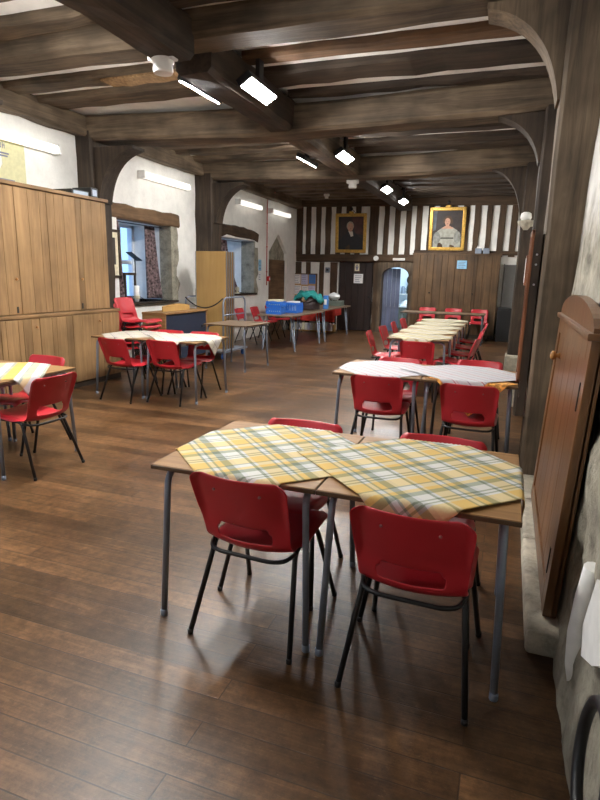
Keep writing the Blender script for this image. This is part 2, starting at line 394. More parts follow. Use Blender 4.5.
def place(proto, loc, rz, label, group=None):
    """the prototype itself the first time, a copy of it and its parts afterwards"""
    if proto.name not in used:
        used.add(proto.name); proto.location = loc; proto.rotation_euler = (0, 0, rz); proto['label'] = label
        if group: proto['group'] = group
        return proto
    return dup(proto, loc, rz, label, group)

# ------------------------------------------------------------------ the setting
LW, RW, FW, BW = -5.75, .33, 15.4, -2.6
H = 3.62
struct(MB().box(LW-1.0, .7, BW-.2, FW+2.3, -.15, 0).build('floor', 'floor'))

def wall_pieces(mb, fixed, u0, u1, z0, z1, holes, axis):
    """solid wall between fixed=(a,b); holes = list of (ua,ub,za,zb)"""
    us = sorted({u0, u1} | {h[0] for h in holes} | {h[1] for h in holes})
    for a, b in zip(us, us[1:]):
        hs = sorted([h for h in holes if h[0] <= a+1e-6 and h[1] >= b-1e-6], key=lambda h: h[2]); z = z0
        spans = []
        for h in hs:
            if h[2] > z: spans.append((z, h[2]))
            z = h[3]
        if z < z1: spans.append((z, z1))
        for za, zb in spans:
            if axis == 'X': mb.box(fixed[0], fixed[1], a, b, za, zb)
            else: mb.box(a, b, fixed[0], fixed[1], za, zb)
WIN1 = (7.50, 9.02, 1.00, 2.30); WIN2 = (10.85, 12.58, 1.05, 2.24); NICHE = (13.42, 14.66, 0., 2.50); WIN0 = (.3, 2.3, 1.05, 2.75)
mb = MB()
wall_pieces(mb, (LW-.95, LW), BW, FW+.2, 0, H, [WIN0, WIN1, WIN2, NICHE], 'X')
# pointed head of the niche
y0, y1 = NICHE[:2]; ym = (y0+y1)/2
mb.prism([(y0, 2.04), (ym-.02, 2.50), (y0, 2.50)], 'YZ', LW-.4, LW)
mb.prism([(y1, 2.04), (ym+.02, 2.50), (y1, 2.50)], 'YZ', LW-.4, LW)
wall_left = struct(mb.build('wall_left', 'plaster'))
MB().box(LW-.95, LW-.09, y0, y1, 0, 2.5).build('niche_back', 'jamb', wall_left)
MB().box(LW-.09, LW-.06, y0+.01, y1-.01, 0, 1.86).build('niche_boarding', 'lintel', wall_left)
# stone reveals and lintels
MB().box(LW-.24, LW+.004, WIN1[1]-.025, WIN1[1]+.002, WIN1[2], WIN1[3]).build('stone_jamb', 'jamb', wall_left)
MB().box(LW-.34, LW+.004, WIN2[1]-.03, WIN2[1]+.002, WIN2[2], WIN2[3]).build('stone_jamb', 'jamb', wall_left)
def flake(mb, ya, yb, za, zb, seed):
    rng = random.Random(seed); left = [(ya, za+(zb-za)*k/9) for k in range(10)]
    right = [(yb+rng.uniform(-.09, .05), za+(zb-za)*k/9) for k in range(9, -1, -1)]
    mb.prism(left+right, 'YZ', LW-.004, LW+.006)
mb = MB(); flake(mb, WIN1[1], WIN1[1]+.22, 1.0, 2.29, 3); mb.build('bare_stone_strip', 'jamb', wall_left)
mb = MB(); flake(mb, WIN2[1], WIN2[1]+.16, 1.0, 2.1, 5); mb.build('bare_stone_strip', 'jamb', wall_left)
MB().timber((LW-.1, 7.22, 2.40), (LW-.1, 9.25, 2.39), .26, .22, 8, .012, seed=3).build('lintel', 'lintel', wall_left)
MB().timber((LW-.1, 10.75, 2.36), (LW-.1, 12.75, 2.33), .26, .22, 10, .03, sag=-.06, seed=4).build('lintel', 'studY', wall_left)
MB().box(LW-.94, LW+.06, WIN1[0]-.02, WIN1[1]+.10, .96, 1.0, .006).build('sill_board', 'oakdarkY', wall_left)
MB().box(LW-.94, LW+.05, WIN2[0]-.02, WIN2[1]+.05, 1.01, 1.05, .006).build('sill_board', 'oakdarkY', wall_left)
# wall plate above the left wall, between the frames
frames = [(1.55, 1.9), (4.40, 4.76), (6.70, 7.10), (9.85, 10.25)]
for k, (a, b) in enumerate([(BW, 4.4), (4.76, 6.7), (7.1, 9.85), (10.25, FW-.1)]):
    MB().timber((LW+.09, a, 3.40), (LW+.09, b, 3.40), .20, .26, 8, .02, seed=20+k).build('wall_plate', 'oakY', wall_left)
    MB().timber((RW-.02, a, 3.45), (RW-.02, b, 3.45), .20, .26, 8, .02, seed=30+k).build('wall_plate_right', 'oakY')
for o in [o for o in COL.objects if o.name.startswith('wall_plate_right')]: o.name = 'wall_plate'
def brace_poly(x0, z0, x1, z1, th=.13):
    """curved bracket: x0 post face, z0 its foot; x1,z1 where it meets the beam"""
    s = 1 if x1 > x0 else -1; pts = [(x0, z0), (x0, z1), (x1, z1), (x1, z1-.035)]
    for k in range(1, 12):
        t = k/12; cx, cz = x0+s*th, z1-th*.9
        pts.append((x1*(1-t)**2 + 2*t*(1-t)*cx + (x0+s*.045)*t*t, (z1-.035)*(1-t)**2 + 2*t*(1-t)*cz + z0*t*t))
    pts.append((x0+s*.045, z0)); return pts
# posts and braces, left side
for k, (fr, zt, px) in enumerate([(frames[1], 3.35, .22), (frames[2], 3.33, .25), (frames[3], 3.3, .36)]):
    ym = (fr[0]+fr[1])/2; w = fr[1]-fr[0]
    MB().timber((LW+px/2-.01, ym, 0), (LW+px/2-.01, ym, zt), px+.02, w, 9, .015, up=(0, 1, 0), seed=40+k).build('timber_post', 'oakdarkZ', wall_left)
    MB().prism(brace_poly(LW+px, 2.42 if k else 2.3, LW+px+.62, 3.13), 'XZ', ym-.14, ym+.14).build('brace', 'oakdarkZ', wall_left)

# right wall: leaning rubble in the foreground, plain beyond
def wall_right_surface():
    mb = MB(); ny, nz = 90, 44
    def fn(a, b):
        y = BW + (FW+.2-BW)*a; z = 3.62*b
        x = RW + .040*z - (.02 if z < .5 else 0)
        x += .06 if (.1 < y < 3.75 and z < .95) else 0
        amp = .030 if z < 1.9 else .012
        n = mnoise.noise(V((y*1.7, z*1.7, 3.3)))*.7 + mnoise.noise(V((y*4.6, z*4.6, 9.1)))*.45
        return V((x + .012 + amp*n, y, z))
    mb.grid(ny*2, nz, fn, smooth=True)
    return mb
wall_right = struct(wall_right_surface().build('wall_right', 'plaster_r'))
MB().box(RW+.16, RW+.4, BW, FW+.2, 0, H).build('wall_core', 'plaster', wall_right)
for o in list(COL.objects):
    if o.name.startswith('wall_plate') and o.parent is None: o.parent = wall_right
# lower rubble course in the foreground
mb = MB()
def rub(a, b):
    y = .2 + 3.5*a; z = 1.02*b*(1+.12*mnoise.noise(V((y*2.2, 1.7, 0)))) - .02*(1-b)
    x = RW - .008 + .040*z + .030*mnoise.noise(V((y*3.1, z*3.1, 7.7))) + .02*mnoise.noise(V((y*8, z*8, 1.7))) + .07*max(0, b-.9)*10*.5
    return V((x, y, z))
mb.grid(80, 30, rub); mb.build('rubble_stonework', 'rubble', wall_right)
# painted plaster edges left on the foreground stonework
mb = MB()
mb.prism([(1.16, .76), (1.42, .80), (1.60, .72), (1.70, .52), (1.66, .44), (1.50, .52), (1.36, .62), (1.1, .70)], 'YZ', RW-.03, RW+.05)
mb.build('white_plaster_flake', 'white', wall_right)
MB().tube([(RW+.015, 1.98, .12), (RW+.012, 1.96, .2), (RW+.006, 1.93, .34), (RW+.006, 1.9, .5), (RW+.01, 1.88, .62)], [.02, .035, .04, .036, .03], 10).build('plaster_edge', 'white', wall_right)
# posts and braces, right side
for k, (fr, xf, xb, zl, lab) in enumerate([(frames[1], .195, .52, 2.70, 0), (frames[2], .17, .5, 2.72, 1), (frames[3], .06, .5, 2.45, 2)]):
    ym = (fr[0]+fr[1])/2; w = fr[1]-fr[0]
    mb = MB()
    mb.timber(((xf+xb)/2, ym, .0 if k < 2 else .28), ((xf+xb)/2, ym, 3.35), xb-xf, w, 9, .008, up=(0, 1, 0), seed=60+k)
    mb.build('timber_post', 'oakZ' if k == 0 else 'oakdarkZ', wall_right)
    MB().prism(brace_poly(xf+.025, zl, xf-.52, 3.33 if k == 0 else 3.24), 'XZ', ym-.13, ym+.13).build('brace', 'oakZ' if k == 0 else 'oakdarkZ', wall_right)
MB().box(.03, .5, 9.78, 10.32, 0, .30, .03).build('stone_pad', 'stone', wall_right)
MB().box(.10, .5, 7.12, 7.60, 0, .28, .03).build('stone_pad', 'stone', wall_right)
# stone kerb along the foot of the right wall
mb = MB(); rng = random.Random(4); y = 2.26
for ln in (.95, .62, .5):
    mb.box(.205+rng.uniform(-.008, .008), RW+.06, y+.004, y+ln, 0, .105+rng.uniform(-.008, .008), .018); y += ln
trim = struct(mb.build('trim_1', 'stone'))

# far wall
D1 = (-4.50, -3.52, 0., 1.88); D2 = (-3.32, -2.50, 0., 1.80)
mb = MB(); wall_pieces(mb, (FW, FW+.2), LW-.95, .9, 0, H, [D1, D2], 'Y')
wall_far = struct(mb.build('wall_far', 'infill'))
x = LW+.03; k = 0
def stud(xc, z0, z1, w, sd): 
    MB().timber((xc, FW-.015, z0), (xc, FW-.015, z1), w, .06, 6, .012, up=(0, 1, 0), seed=sd, ch=.008).build('timber_stud', 'studZ', wall_far)
xs = [-5.69, -5.40, -5.11, -4.83, -4.54, -4.26, -3.99, -3.56, -3.22, -2.93, -2.64, -2.37, -2.08, -1.80, -1.50, -1.20, -.93, -.64, -.34, -.05]
for i, xc in enumerate(xs): stud(xc, 2.05, 3.34, .24 if i in (0, 7) else random.uniform(.125, .155), 100+i)
for i, xc in enumerate([-5.69, -5.38, -4.98, -4.62]): stud(xc, 0., 1.85, .2 if i in (0, 3) else .13, 140+i)
for i, xc in enumerate([-3.42, -2.42]): stud(xc, 0., 1.9, .18, 150+i)
MB().timber((LW+.02, FW-.03, 1.96), (-2.45, FW-.03, 1.98), .10, .20, 10, .015, seed=160).build('middle_rail', 'studX', wall_far)
MB().timber((-2.45, FW-.03, 2.14), (.35, FW-.03, 2.14), .10, .10, 10, .012, seed=161).build('middle_rail', 'studX', wall_far)
MB().timber((LW-.02, FW-.06, 3.44), (.4, FW-.06, 3.40), .16, .24, 12, .015, seed=162).build('top_plate', 'studX', wall_far)
MB().box(-5.6, -4.6, FW-.02, FW, 0, .09).build('skirting', 'oakdarkX', wall_far)
# dark closed door
door1 = sempty('door_1'); door1.location = (-4.01, FW+.02, 0)
mb = MB()
for i in range(5): mb.box(-.47+i*.188, -.47+(i+1)*.188-.006, 0, .05, .02, 1.86, .004)
mb.build('door_leaf', 'doordark', door1)
MB().lathe([(.001, -.03), (.03, -.03), (.03, -.01), (.012, -.008), (.012, .0)], (.40, 0, .95), 14, 'Y').build('door_handle', 'blacksteel', door1)
MB().box(-.49, .49, .09, .14, 0, 1.88).build('door_backing', 'doordark', door1)
# arched doorway with a painted plank door standing open
door2 = sempty('door_2'); door2.location = (0, 0, 0)
mb = MB(); a0, a1 = D2[0], D2[1]; n = 14
poly = [(a0-.06, 0), (a0-.06, 1.88), (a1+.06, 1.88), (a1+.06, 0), (a1-.05, 0)]
for i in range(n+1):
    t = i/n; th = PI*t; poly.append(((a0+a1)/2 + (a1-a0-.10)/2*math.cos(th), 1.50 + .25*math.sin(th)**.8))
poly += [(a0+.05, 0)]
mb.prism(poly, 'XZ', FW-.05, FW+.21); mb.build('door_frame', 'oakZ', door2)
mb = MB()
for i in range(4): mb.box(0+i*.115, (i+1)*.115-.006, 0, .04, .03, 1.72, .004)
for sx in (.06, .4):
    for sz in (.4, .9, 1.45): mb.lathe([(.001, -.012), (.012, -.008), (.014, 0)], (sx, 0, sz), 8, 'Y')
dl = mb.build('door_leaf', 'doorblue', door2, loc=(a0+.06, FW+.16, 0)); dl.rotation_euler = (0, 0, .28)
# the kitchen beyond it
KY = FW+2.1
mb = MB(); mb.box(a0-.7, -1.1, KY, KY+.1, 0, 2.6); mb.box(a0-.8, a0-.7, FW+.2, KY, 0, 2.6); wall_pieces(mb, (-1.2, -1.1), FW+.2, KY, 0, 2.6, [(FW+.5, FW+1.9, .9, 2.3)], 'X')
wk = struct(mb.build('wall_kitchen', 'kitchen'))
MB().box(a0-.8, -1.1, FW+.2, KY+.1, 2.6, 2.7).build('kitchen_ceiling', 'white', wk)
# back wall behind the camera with a tall window, and left window beside it
WB = (-4.9, -3.7, 1.0, 2.6)
mb = MB(); wall_pieces(mb, (BW-.3, BW), LW-.95, .9, 0, H, [WB], 'Y')
struct(mb.build('wall_back', 'plaster'))
def window(name, axis, fixed, u0, u1, z0, z1, nu, nz, bar=.03, mat='leadwin'):
    w = sempty(name)
    def bx(mb, a, b, za, zb, d=.03):
        if axis == 'X': mb.box(fixed-d, fixed+d, a, b, za, zb)
        else: mb.box(a, b, fixed-d, fixed+d, za, zb)
    mb = MB(); f = .05
    bx(mb, u0, u0+f, z0, z1, .04); bx(mb, u1-f, u1, z0, z1, .04); bx(mb, u0, u1, z0, z0+f, .04); bx(mb, u0, u1, z1-f, z1, .04)
    mb.build('window_frame', mat, w)
    mb = MB()
    for i in range(1, nu): u = u0+(u1-u0)*i/nu; bx(mb, u-bar/2, u+bar/2, z0+f, z1-f, .025)
    for i in range(1, nz): z = z0+(z1-z0)*i/nz; bx(mb, u0+f, u1-f, z-bar/2, z+bar/2, .02)
    mb.build('glazing_bars', mat, w)
    mb = MB(); bx(mb, u0+.02, u1-.02, z0+.02, z1-.02, .004); mb.build('pane', 'glass', w)
    return w
window('window_1', 'X', LW-.85, WIN1[0], WIN1[1], WIN1[2], WIN1[3], 4, 2, .07)
window('window_2', 'X', LW-.85, WIN2[0], WIN2[1], WIN2[2], WIN2[3], 4, 2, .05)
window('window_3', 'X', LW-.80, WIN0[0], WIN0[1], WIN0[2], WIN0[3], 4, 3, .04)
window('window_4', 'Y', BW-.2, WB[0], WB[1], WB[2], WB[3], 3, 3, .05)

window('window_5', 'X', -1.15, FW+.5, FW+1.9, .9, 2.3, 3, 2, .04)
# ceiling: white plaster, joists, cross beams and spine
ceiling = struct(MB().box(LW-.95, .9, BW-.3, FW+.2, 3.54, H+.12).build('ceiling', 'infill'))
spX, spW = -2.74, .34
rng = random.Random(8); js = 0
HC_ = 3.54
bays = [(BW, 1.55), (1.9, 4.40), (4.72, 6.70), (7.10, 9.85), (10.25, FW-.1)]
fixed = {(2, 0): [(5.33, 5.60), (5.86, 6.28)], (2, 1): [(5.30, 5.50), (5.74, 6.18), (6.48, 6.66)]}
for bi, (a, b) in enumerate(bays):
    for side in (0, 1):
        xa, xb = (LW+.03, spX-spW/2) if side == 0 else (spX+spW/2, .42)
        if (bi, side) in fixed: lst = fixed[bi, side]
        else:
            nj = max(3, round((b-a)/.55)); pt_ = (b-a)/nj
            lst = [(a+pt_*j+rng.uniform(.12, .18), a+pt_*(j+1)-rng.uniform(.08, .14)) for j in range(nj)]
        for (ya, yb) in lst:
            js += 1; yc = (ya+yb)/2
            MB().timber((xa, yc+rng.uniform(-.02, .03), HC_), (xb, yc+rng.uniform(-.03, .02), HC_), yb-ya, .13, 10, .02, sag=rng.uniform(0, .015), seed=200+js).build('joist', 'oakwarmX' if (bi == 2 and side and yc < 5.5) else ('oakdarkX' if (side or bi == 0) else 'oakX'), ceiling)  # darker oak right of the spine paints in the dimmer light there
for k, (a, b) in enumerate(frames):
    zc = (3.46, 3.49, 3.36, 3.36)[k]
    MB().timber((LW, (a+b)/2, zc+.03), (.42, (a+b)/2, zc+.05), b-a, .36 if k < 2 else .33, 16, .02, sag=.10 if k > 1 else .02, seed=300+k, ch=.04).build('cross_beam', 'oakX', ceiling)
for k, (a, b) in enumerate(bays):
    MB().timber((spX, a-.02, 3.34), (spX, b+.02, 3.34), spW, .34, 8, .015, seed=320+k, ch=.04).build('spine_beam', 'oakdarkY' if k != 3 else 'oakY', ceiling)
MB().timber((-4.25, 5.50, 3.462), (-2.93, 5.47, 3.462), .24, .03, 12, .012, seed=77, ch=.006).build('reed_lath', 'reed', ceiling)

# ------------------------------------------------------------------ lamps
def led(loc, out, label, ln=.62):
    t = thing('ceiling_light', label, 'ceiling light', loc, 0, 'black battens along the spine beam'); 
    R = Matrix.Rotation(-out*(.55 if out > 0 else .45), 4, 'Y')
    MB().box(-.075, .075, -ln/2, ln/2, 0, .07, .008, mat=R).build('housing', 'black', t)
    MB().box(-.062, .062, -ln/2+.03, ln/2-.03, -.008, .001, mat=R).build('diffuser', 'led', t)
    MB().box(-.02, .02, -.05, .05, .03, .30).build('bracket', 'black', t)
SD = ('cabinet side', 'post side')
for x_, y, sg, w in [(-2.98, 5.24, -1, 'dark-backed batten lamp left of the spine, just beyond the first cross beam'), (-2.42, 5.38, 1, 'bright batten lamp right of the spine, just beyond the first cross beam'),
    (-3.13, 8.75, -1, 'dark-backed batten lamp left of the spine, just beyond the second cross beam'), (-2.46, 8.55, 1, 'bright batten lamp right of the spine, just beyond the second cross beam'),
    (-2.50, 11.8, 1, 'bright batten lamp right of the spine, just beyond the third cross beam'), (-2.50, 13.7, 1, 'bright batten lamp right of the spine, nearest the far wall'),
    (-2.95, 3.76, -1.01, 'dark-backed batten lamp left of the spine, nearer than the first cross beam'), (-2.38, 2.55, 1, 'added unseen batten lamp right of the spine, above the view, lighting the foreground'),
    (-2.95, .3, -1, 'added unseen batten lamp left of the spine, behind the camera, lighting the foreground')]:  # last two battens are out of view, added to light the foreground
    led((x_, y, 3.27 if sg == -1.01 else 3.20), sg, w)
for k, (a, b, w) in enumerate([(5.05, 6.27, 'above the yellow poster'), (8.09, 9.51, 'above the first window'), (11.54, 12.75, 'above the second window'), (13.35, 14.6, 'above the pointed niche')]):
    t = thing('wall_light', 'white tube light high on the left wall %s' % w, 'wall light', (LW, a, 2.99), 0, 'tube lights along the left wall')
    ln = b-a
    MB().box(0, .05, 0, ln, -.02, .06, .006).build('batten', 'white', t)
    mb = MB(); mb.prism([(.05, -.035), (.12, -.035), (.14, 0), (.12, .06), (.05, .075)], 'XZ', .03, ln-.03); mb.build('diffuser', 'tube', t)
    MB().box(0, .135, -.012, .03, -.04, .078, .006).build('end_cap', 'white', t); MB().box(0, .135, ln-.03, ln+.012, -.04, .078, .006).build('end_cap', 'white', t)
t = thing('fill_globe', 'added unseen globe lamp that brightens the kitchen beyond the arched door', 'ceiling light', (-2.35, FW+1.0, 2.34))  # added lamp, there only to brighten the kitchen
MB().lathe([(.01, 0), (.07, .02), (.10, .09), (.08, .17), (.03, .20)], (0, 0, 0)).build('globe', 'bulb', t); MB().lathe([(.03, .20), (.04, .26)], (0, 0, 0)).build('fill_globe_cap', 'white', t)
def sensor(loc, label, s=1.):
    t = thing('smoke_detector', label, 'detector', loc)
    MB().lathe([(.05*s, 0), (.055*s, .015*s), (.05*s, .05*s), (.06*s, .055*s), (.065*s, .09*s), (.05*s, .1*s)], (0, 0, 0)).build('body', 'white', t)
    MB().box(-.08*s, .08*s, -.03*s, .03*s, .06*s, .13*s, .008*s).build('mounting_box', 'white', t)
sensor((-2.80, 4.33, 3.07), 'white alarm sounder under the first cross beam beside the spine', 1.5)
sensor((-2.74, 10.05, 2.99), 'white smoke detector at the end of the spine under the third cross beam', 1.3)
sensor((-4.29, 13.45, 3.28), 'small white smoke detector under the joists near the portrait of the man', .8)

# ------------------------------------------------------------------ chairs
def shell_mesh():
    prof = [(.235, .405), (.232, .428), (.20, .443), (.12, .438), (.02, .424), (-.08, .412), (-.15, .403), (-.19, .406), (-.212, .428), (-.222, .465), (-.232, .51), (-.245, .555), (-.262, .605), (-.282, .66), (-.300, .71), (-.310, .736), (-.314, .748)]
    pts = [V((0, a, b)) for a, b in prof]; d = [0]
    for a, b in zip(pts, pts[1:]): d.append(d[-1]+(b-a).length)
    tot = d[-1]; nv = 34; nu = 26
    def at(s):
        s = max(0, min(tot, s))
        for i in range(len(d)-1):
            if s <= d[i+1]+1e-9:
                f = (s-d[i])/(d[i+1]-d[i]); return pts[i].lerp(pts[i+1], f)
        return pts[-1]
    def width(s):
        p = at(s); w = .205
        if s > .44: w = .197 + .02*min(1, max(0, (p.z-.45)/.3))
        elif s > .34: w = .19 + .012*abs(s-.39)/.05
        r = .036
        e = tot-s
        if e < r: w = w-r+math.sqrt(max(0, r*r-(r-e)**2))
        if s < r: w = w-r+math.sqrt(max(0, r*r-(r-s)**2))
        return w
    zs = [tot*j/nv for j in range(nv+1)]
    def fn(a, b):
        s = tot*b; u = 2*a-1; p = at(s); w = width(s); x = u*w
        back = max(0, min(1, (p.z-.47)/.12)); seat = 1-max(0, min(1, (s-.30)/.12))
        y, z = p.y, p.z
        y += back*(.042*u*u)                                   # dished back
        edge = max(0, abs(u)-.84)/.16
        y -= back*.03*edge*edge
        z += seat*(.016*u*u) - seat*.03*edge*edge
        mid = 1-back-seat
        if mid > 0: z += mid*.02*u*u; y += mid*.02*u*u
        return V((x, y, z))
    def skip(i, j):
        u = abs((i+.5)/nu*2-1); z = at(tot*(j+.5)/nv).z; s = tot*(j+.5)/nv
        return s > .40 and ((.450 < z < .490 and u < .62) or (.490 <= z < .528 and u < .52))
    mb = MB(); mb.grid(nu, nv, fn, skip)
    return mb
def make_chair():
    t = thing('stacking_chair', 'red plastic stacking chair', 'chair')
    shell_mesh().build('seat_shell', 'red', t, mods=[('SOLIDIFY', dict(thickness=.007, offset=0)), ('SUBSURF', dict(levels=1, render_levels=1))])
    for s in (-1, 1):
        xs_, xt = s*.232, s*.185
        for yb, yt, nm in ((.262, .115, 'leg'), (-.275, -.125, 'leg')):
            mb = MB(); mb.tube(fillet([(xt, yt*.35, .408), (xt, yt, .405), (xs_, yb, .006)], .035), .0115, 8)
            l = mb.build(nm, 'blacksteel', t)
            MB().lathe([(.011, 0), (.013, .002), (.013, .02), (.011, .022)], (xs_, yb, 0), 8).build('foot_cap', 'black', l)
    for y in (.05, -.06): MB().tube([(-.185, y, .408), (.185, y, .408)], .009, 8).build('cross_tube', 'blacksteel', t)
    MB().tube(fillet([(-.19, -.135, .40), (-.17, -.20, .390), (-.12, -.222, .388), (.12, -.222, .388), (.17, -.20, .390), (.19, -.135, .40)], .03), .009, 8).build('rear_rail', 'blacksteel', t)
    for sx in (-.10, .10):
        MB().lathe([(.001, -.010), (.005, -.009), (.006, -.005), (.006, 0)], (sx, -.2835, .685), 8, 'Y').build('rivet', 'rivet', t)
    return t
CH = make_chair()
def chair(x, y, deg, label, group, z=0): return place(CH, (x, y, z), math.radians(deg), label, group)

# ------------------------------------------------------------------ tables and cloths
def make_table(name, w, d, h, top='laminate', label='', legs='u'):
    t = thing(name, label, 'table')
    mb = MB(); mb.box(-w/2+.003, w/2-.003, -d/2+.003, d/2-.003, h-.019, h, .002); mb.mi = 1; 
    mb.box(-w/2, w/2, -d/2, d/2, h-.021, h-.003, .002); mb.build('tabletop', [top, 'tedge'], t)
    for sx in (-1, 1):
        x0 = sx*(w/2-.034)
        for sy in (-1, 1):
            y0 = sy*(d/2-.045)
            pts = [(x0-sx*.02, y0-sy*.20, h-.036), (x0-sx*.02, y0-sy*.005, h-.036), (x0+sx*.006, y0+sy*.02, .004)]
            l = MB().tube(fillet(pts, .07, 6), .0145, 10).build('leg', 'legmetal', t)
            MB().lathe([(.015, 0), (.0165, .003), (.0165, .028), (.0145, .03)], (x0+sx*.006, y0+sy*.02, 0), 10).build('foot_cap', 'legmetal', l)
        MB().tube([(x0-sx*.02, -d/2+.24, h-.036), (x0-sx*.02, d/2-.24, h-.036)], .0145, 10).build('end_rail', 'legmetal', t)
    MB().box(-w/2+.09, w/2-.09, -.012, .012, h-.05, h-.021).build('stretcher', 'legmetal', t)
    return t
TW, TD, TH = .733, .80, .72
TB = make_table('dining_table', TW, TD, TH)
def cloth(name, cx, cy, half, rot, b, mat, label, group, seed=0, h=TH, lift=0., nn=56):
    """square cloth, side 2*half, turned by rot; folds down past the bounds b=(x0,x1,y0,y1) of the table"""
    mb = MB(); rng = random.Random(seed); c, s = math.cos(rot), math.sin(rot)
    def fn(a, e):
        u, v = (2*a-1)*half, (2*e-1)*half
        x = cx + c*u - s*v; y = cy + s*u + c*v
        z = h + .0035 + lift + .0035*(mnoise.noise(V((x*5, y*5, seed)))+.6)*.6
        for lo, hi, ax in ((b[0], b[1], 0), (b[2], b[3], 1)):
            p = x if ax == 0 else y
            over = max((lo-p) if lo is not None else -1, (p-hi) if hi is not None else -1)
            if over > 0:
                sg = -1 if (lo is not None and p < lo) else 1
                edge = lo if sg < 0 else hi
                out = .006 + .012*min(1, over/.05) + .02*over*math.sin(9*(x+y)+seed)
                p2 = edge + sg*min(over, out); z -= max(0, over-.004)
                if ax == 0: x = p2
                else: y = p2
        return V((x, y, z))
    mb.grid(nn, nn, fn, uvfn=lambda a, e: (a*2*half, e*2*half))
    o = mb.build(name, mat, mods=[('SOLIDIFY', dict(thickness=.0015, offset=1))])
    return tag(o, label, 'tablecloth', group)
G1 = 'chairs at the front table pair'
# front pair
X1, Y1 = -1.352, 1.915
place(TB, (X1+TW/2, Y1+TD/2, 0), 0, 'front wood-topped table farther from the wall cupboard, under the first yellow check cloth', 'wood-topped tables of the hall')
place(TB, (X1+1.5*TW+.002, Y1+TD/2, 0), 0, 'front wood-topped table nearest the wall cupboard', 'wood-topped tables of the hall')
q = PI/4
cloth('tablecloth', -.95, 2.29, .405, q, (X1, None, Y1, Y1+TD), 'check', 'yellow and green check cloth on the front table farther from the wall cupboard', 'yellow check cloths', 1)
cloth('tablecloth', -.265, 2.30, .405, q, (None, X1+2*TW, Y1, Y1+TD), 'check', 'yellow and green check cloth on the front table beside the wall cupboard', 'yellow check cloths', 2, lift=.005)
chair(-.90, 2.13, -3, 'red chair nearest the camera at the left front table, back turned to the camera', G1)
chair(-.225, 2.06, -2, 'red chair nearest the camera at the right front table, beside the wall cupboard', G1)
chair(-.96, 2.48, 181, 'red chair on the far side of the left front table, only its back rim showing', G1)
chair(-.25, 2.48, 178, 'red chair on the far side of the right front table, next to the cupboard', G1)
# second pair
X2, Y2 = -1.335, 4.494; G2 = 'chairs at the second table pair'
place(TB, (X2+TW/2, Y2+TD/2, 0), 0, 'second-row table farther from the post, under a red striped cloth', 'wood-topped tables of the hall')
place(TB, (X2+1.5*TW+.002, Y2+TD/2, 0), 0, 'second-row table touching the post with the glazed case', 'wood-topped tables of the hall')
cloth('tablecloth', -.95, 4.87, .405, q, (X2, None, Y2, Y2+TD), 'redstripe', 'white red-striped cloth on the second-row table farther from the post', 'red striped cloths', 3)
cloth('tablecloth', -.27, 4.88, .405, q, (None, X2+2*TW, Y2, Y2+TD), 'redstripe', 'white red-striped cloth on the second-row table next to the post', 'red striped cloths', 4, lift=.011)
cloth('tablecloth', -.21, 4.565, .245, q, (None, X2+2*TW, Y2, Y2+TD), 'floral', 'orange flowered cloth whose corner shows beneath the red striped cloth by the post', None, 31, lift=.003)
chair(-.92, 4.62, 0, 'red chair with its back to the camera at the second-row table farther from the post', G2)
chair(-.20, 4.56, -2, 'red chair with its back to the camera at the second-row table by the post', G2)
chair(-.93, 5.13, 180, 'pinkish red chair facing the camera behind the second-row table, left one', G2)
chair(-.20, 5.33, 180, 'pinkish red chair facing the camera behind the second-row table, by the post', G2)
# long row towards the far wall
G3 = 'chairs along the long table row'
XR, YR = -1.075, 7.45
ords = ['nearest', 'second', 'third', 'fourth', 'farthest']
for k in range(5):
    place(TB, (XR, YR+TW/2+k*(TW+.004), 0), PI/2, 'table in the long row running to the far wall, %s of five' % ords[k], 'wood-topped tables of the hall')
    y0 = YR+k*(TW+.004)
    cloth('tablecloth', XR, y0+TW/2+.0, .405, q, (XR-TD/2, XR+TD/2, YR if k == 0 else None, (YR+5*TW+.02) if k == 4 else None), 'beigecheck',
          'beige check cloth on the %s table of the long row' % ords[k], 'beige check cloths', 10+k, lift=.004*k, nn=30)
for k, y in enumerate((7.95, 8.85, 9.75, 10.65)):
    chair(XR-.47, y, -90+(4, -3, 2, -2)[k], 'red chair on the arched-door side of the long row, %s of four' % (ords[k] if k < 3 else 'farthest'), G3)
for k, y in enumerate((7.75, 8.6, 9.45, 10.4)):
    chair(XR+.47, y, 90+(-8, 5, -3, 2)[k], 'red chair on the wall side of the long row, %s of four' % (ords[k] if k < 3 else 'farthest'), G3)
chair(-1.0, 7.25, 0, 'red chair at the near end of the long row, its back to the camera', G3)
# table across the far end
lt = make_table('folding_table', 1.92, .75, .70, 'laminate_grey'); lt['label'] = 'long grey-topped folding table standing across the hall before the plank panelling'
lt.location = (-1.44, 13.9, 0)
for k, (x, w) in enumerate([(-1.95, 'nearest the arched door'), (-1.30, 'middle one'), (-.66, 'farthest from the arched door')]):
    chair(x, 14.78, 180, 'red chair facing the camera behind the long grey table, %s' % w, 'chairs before the panelling')
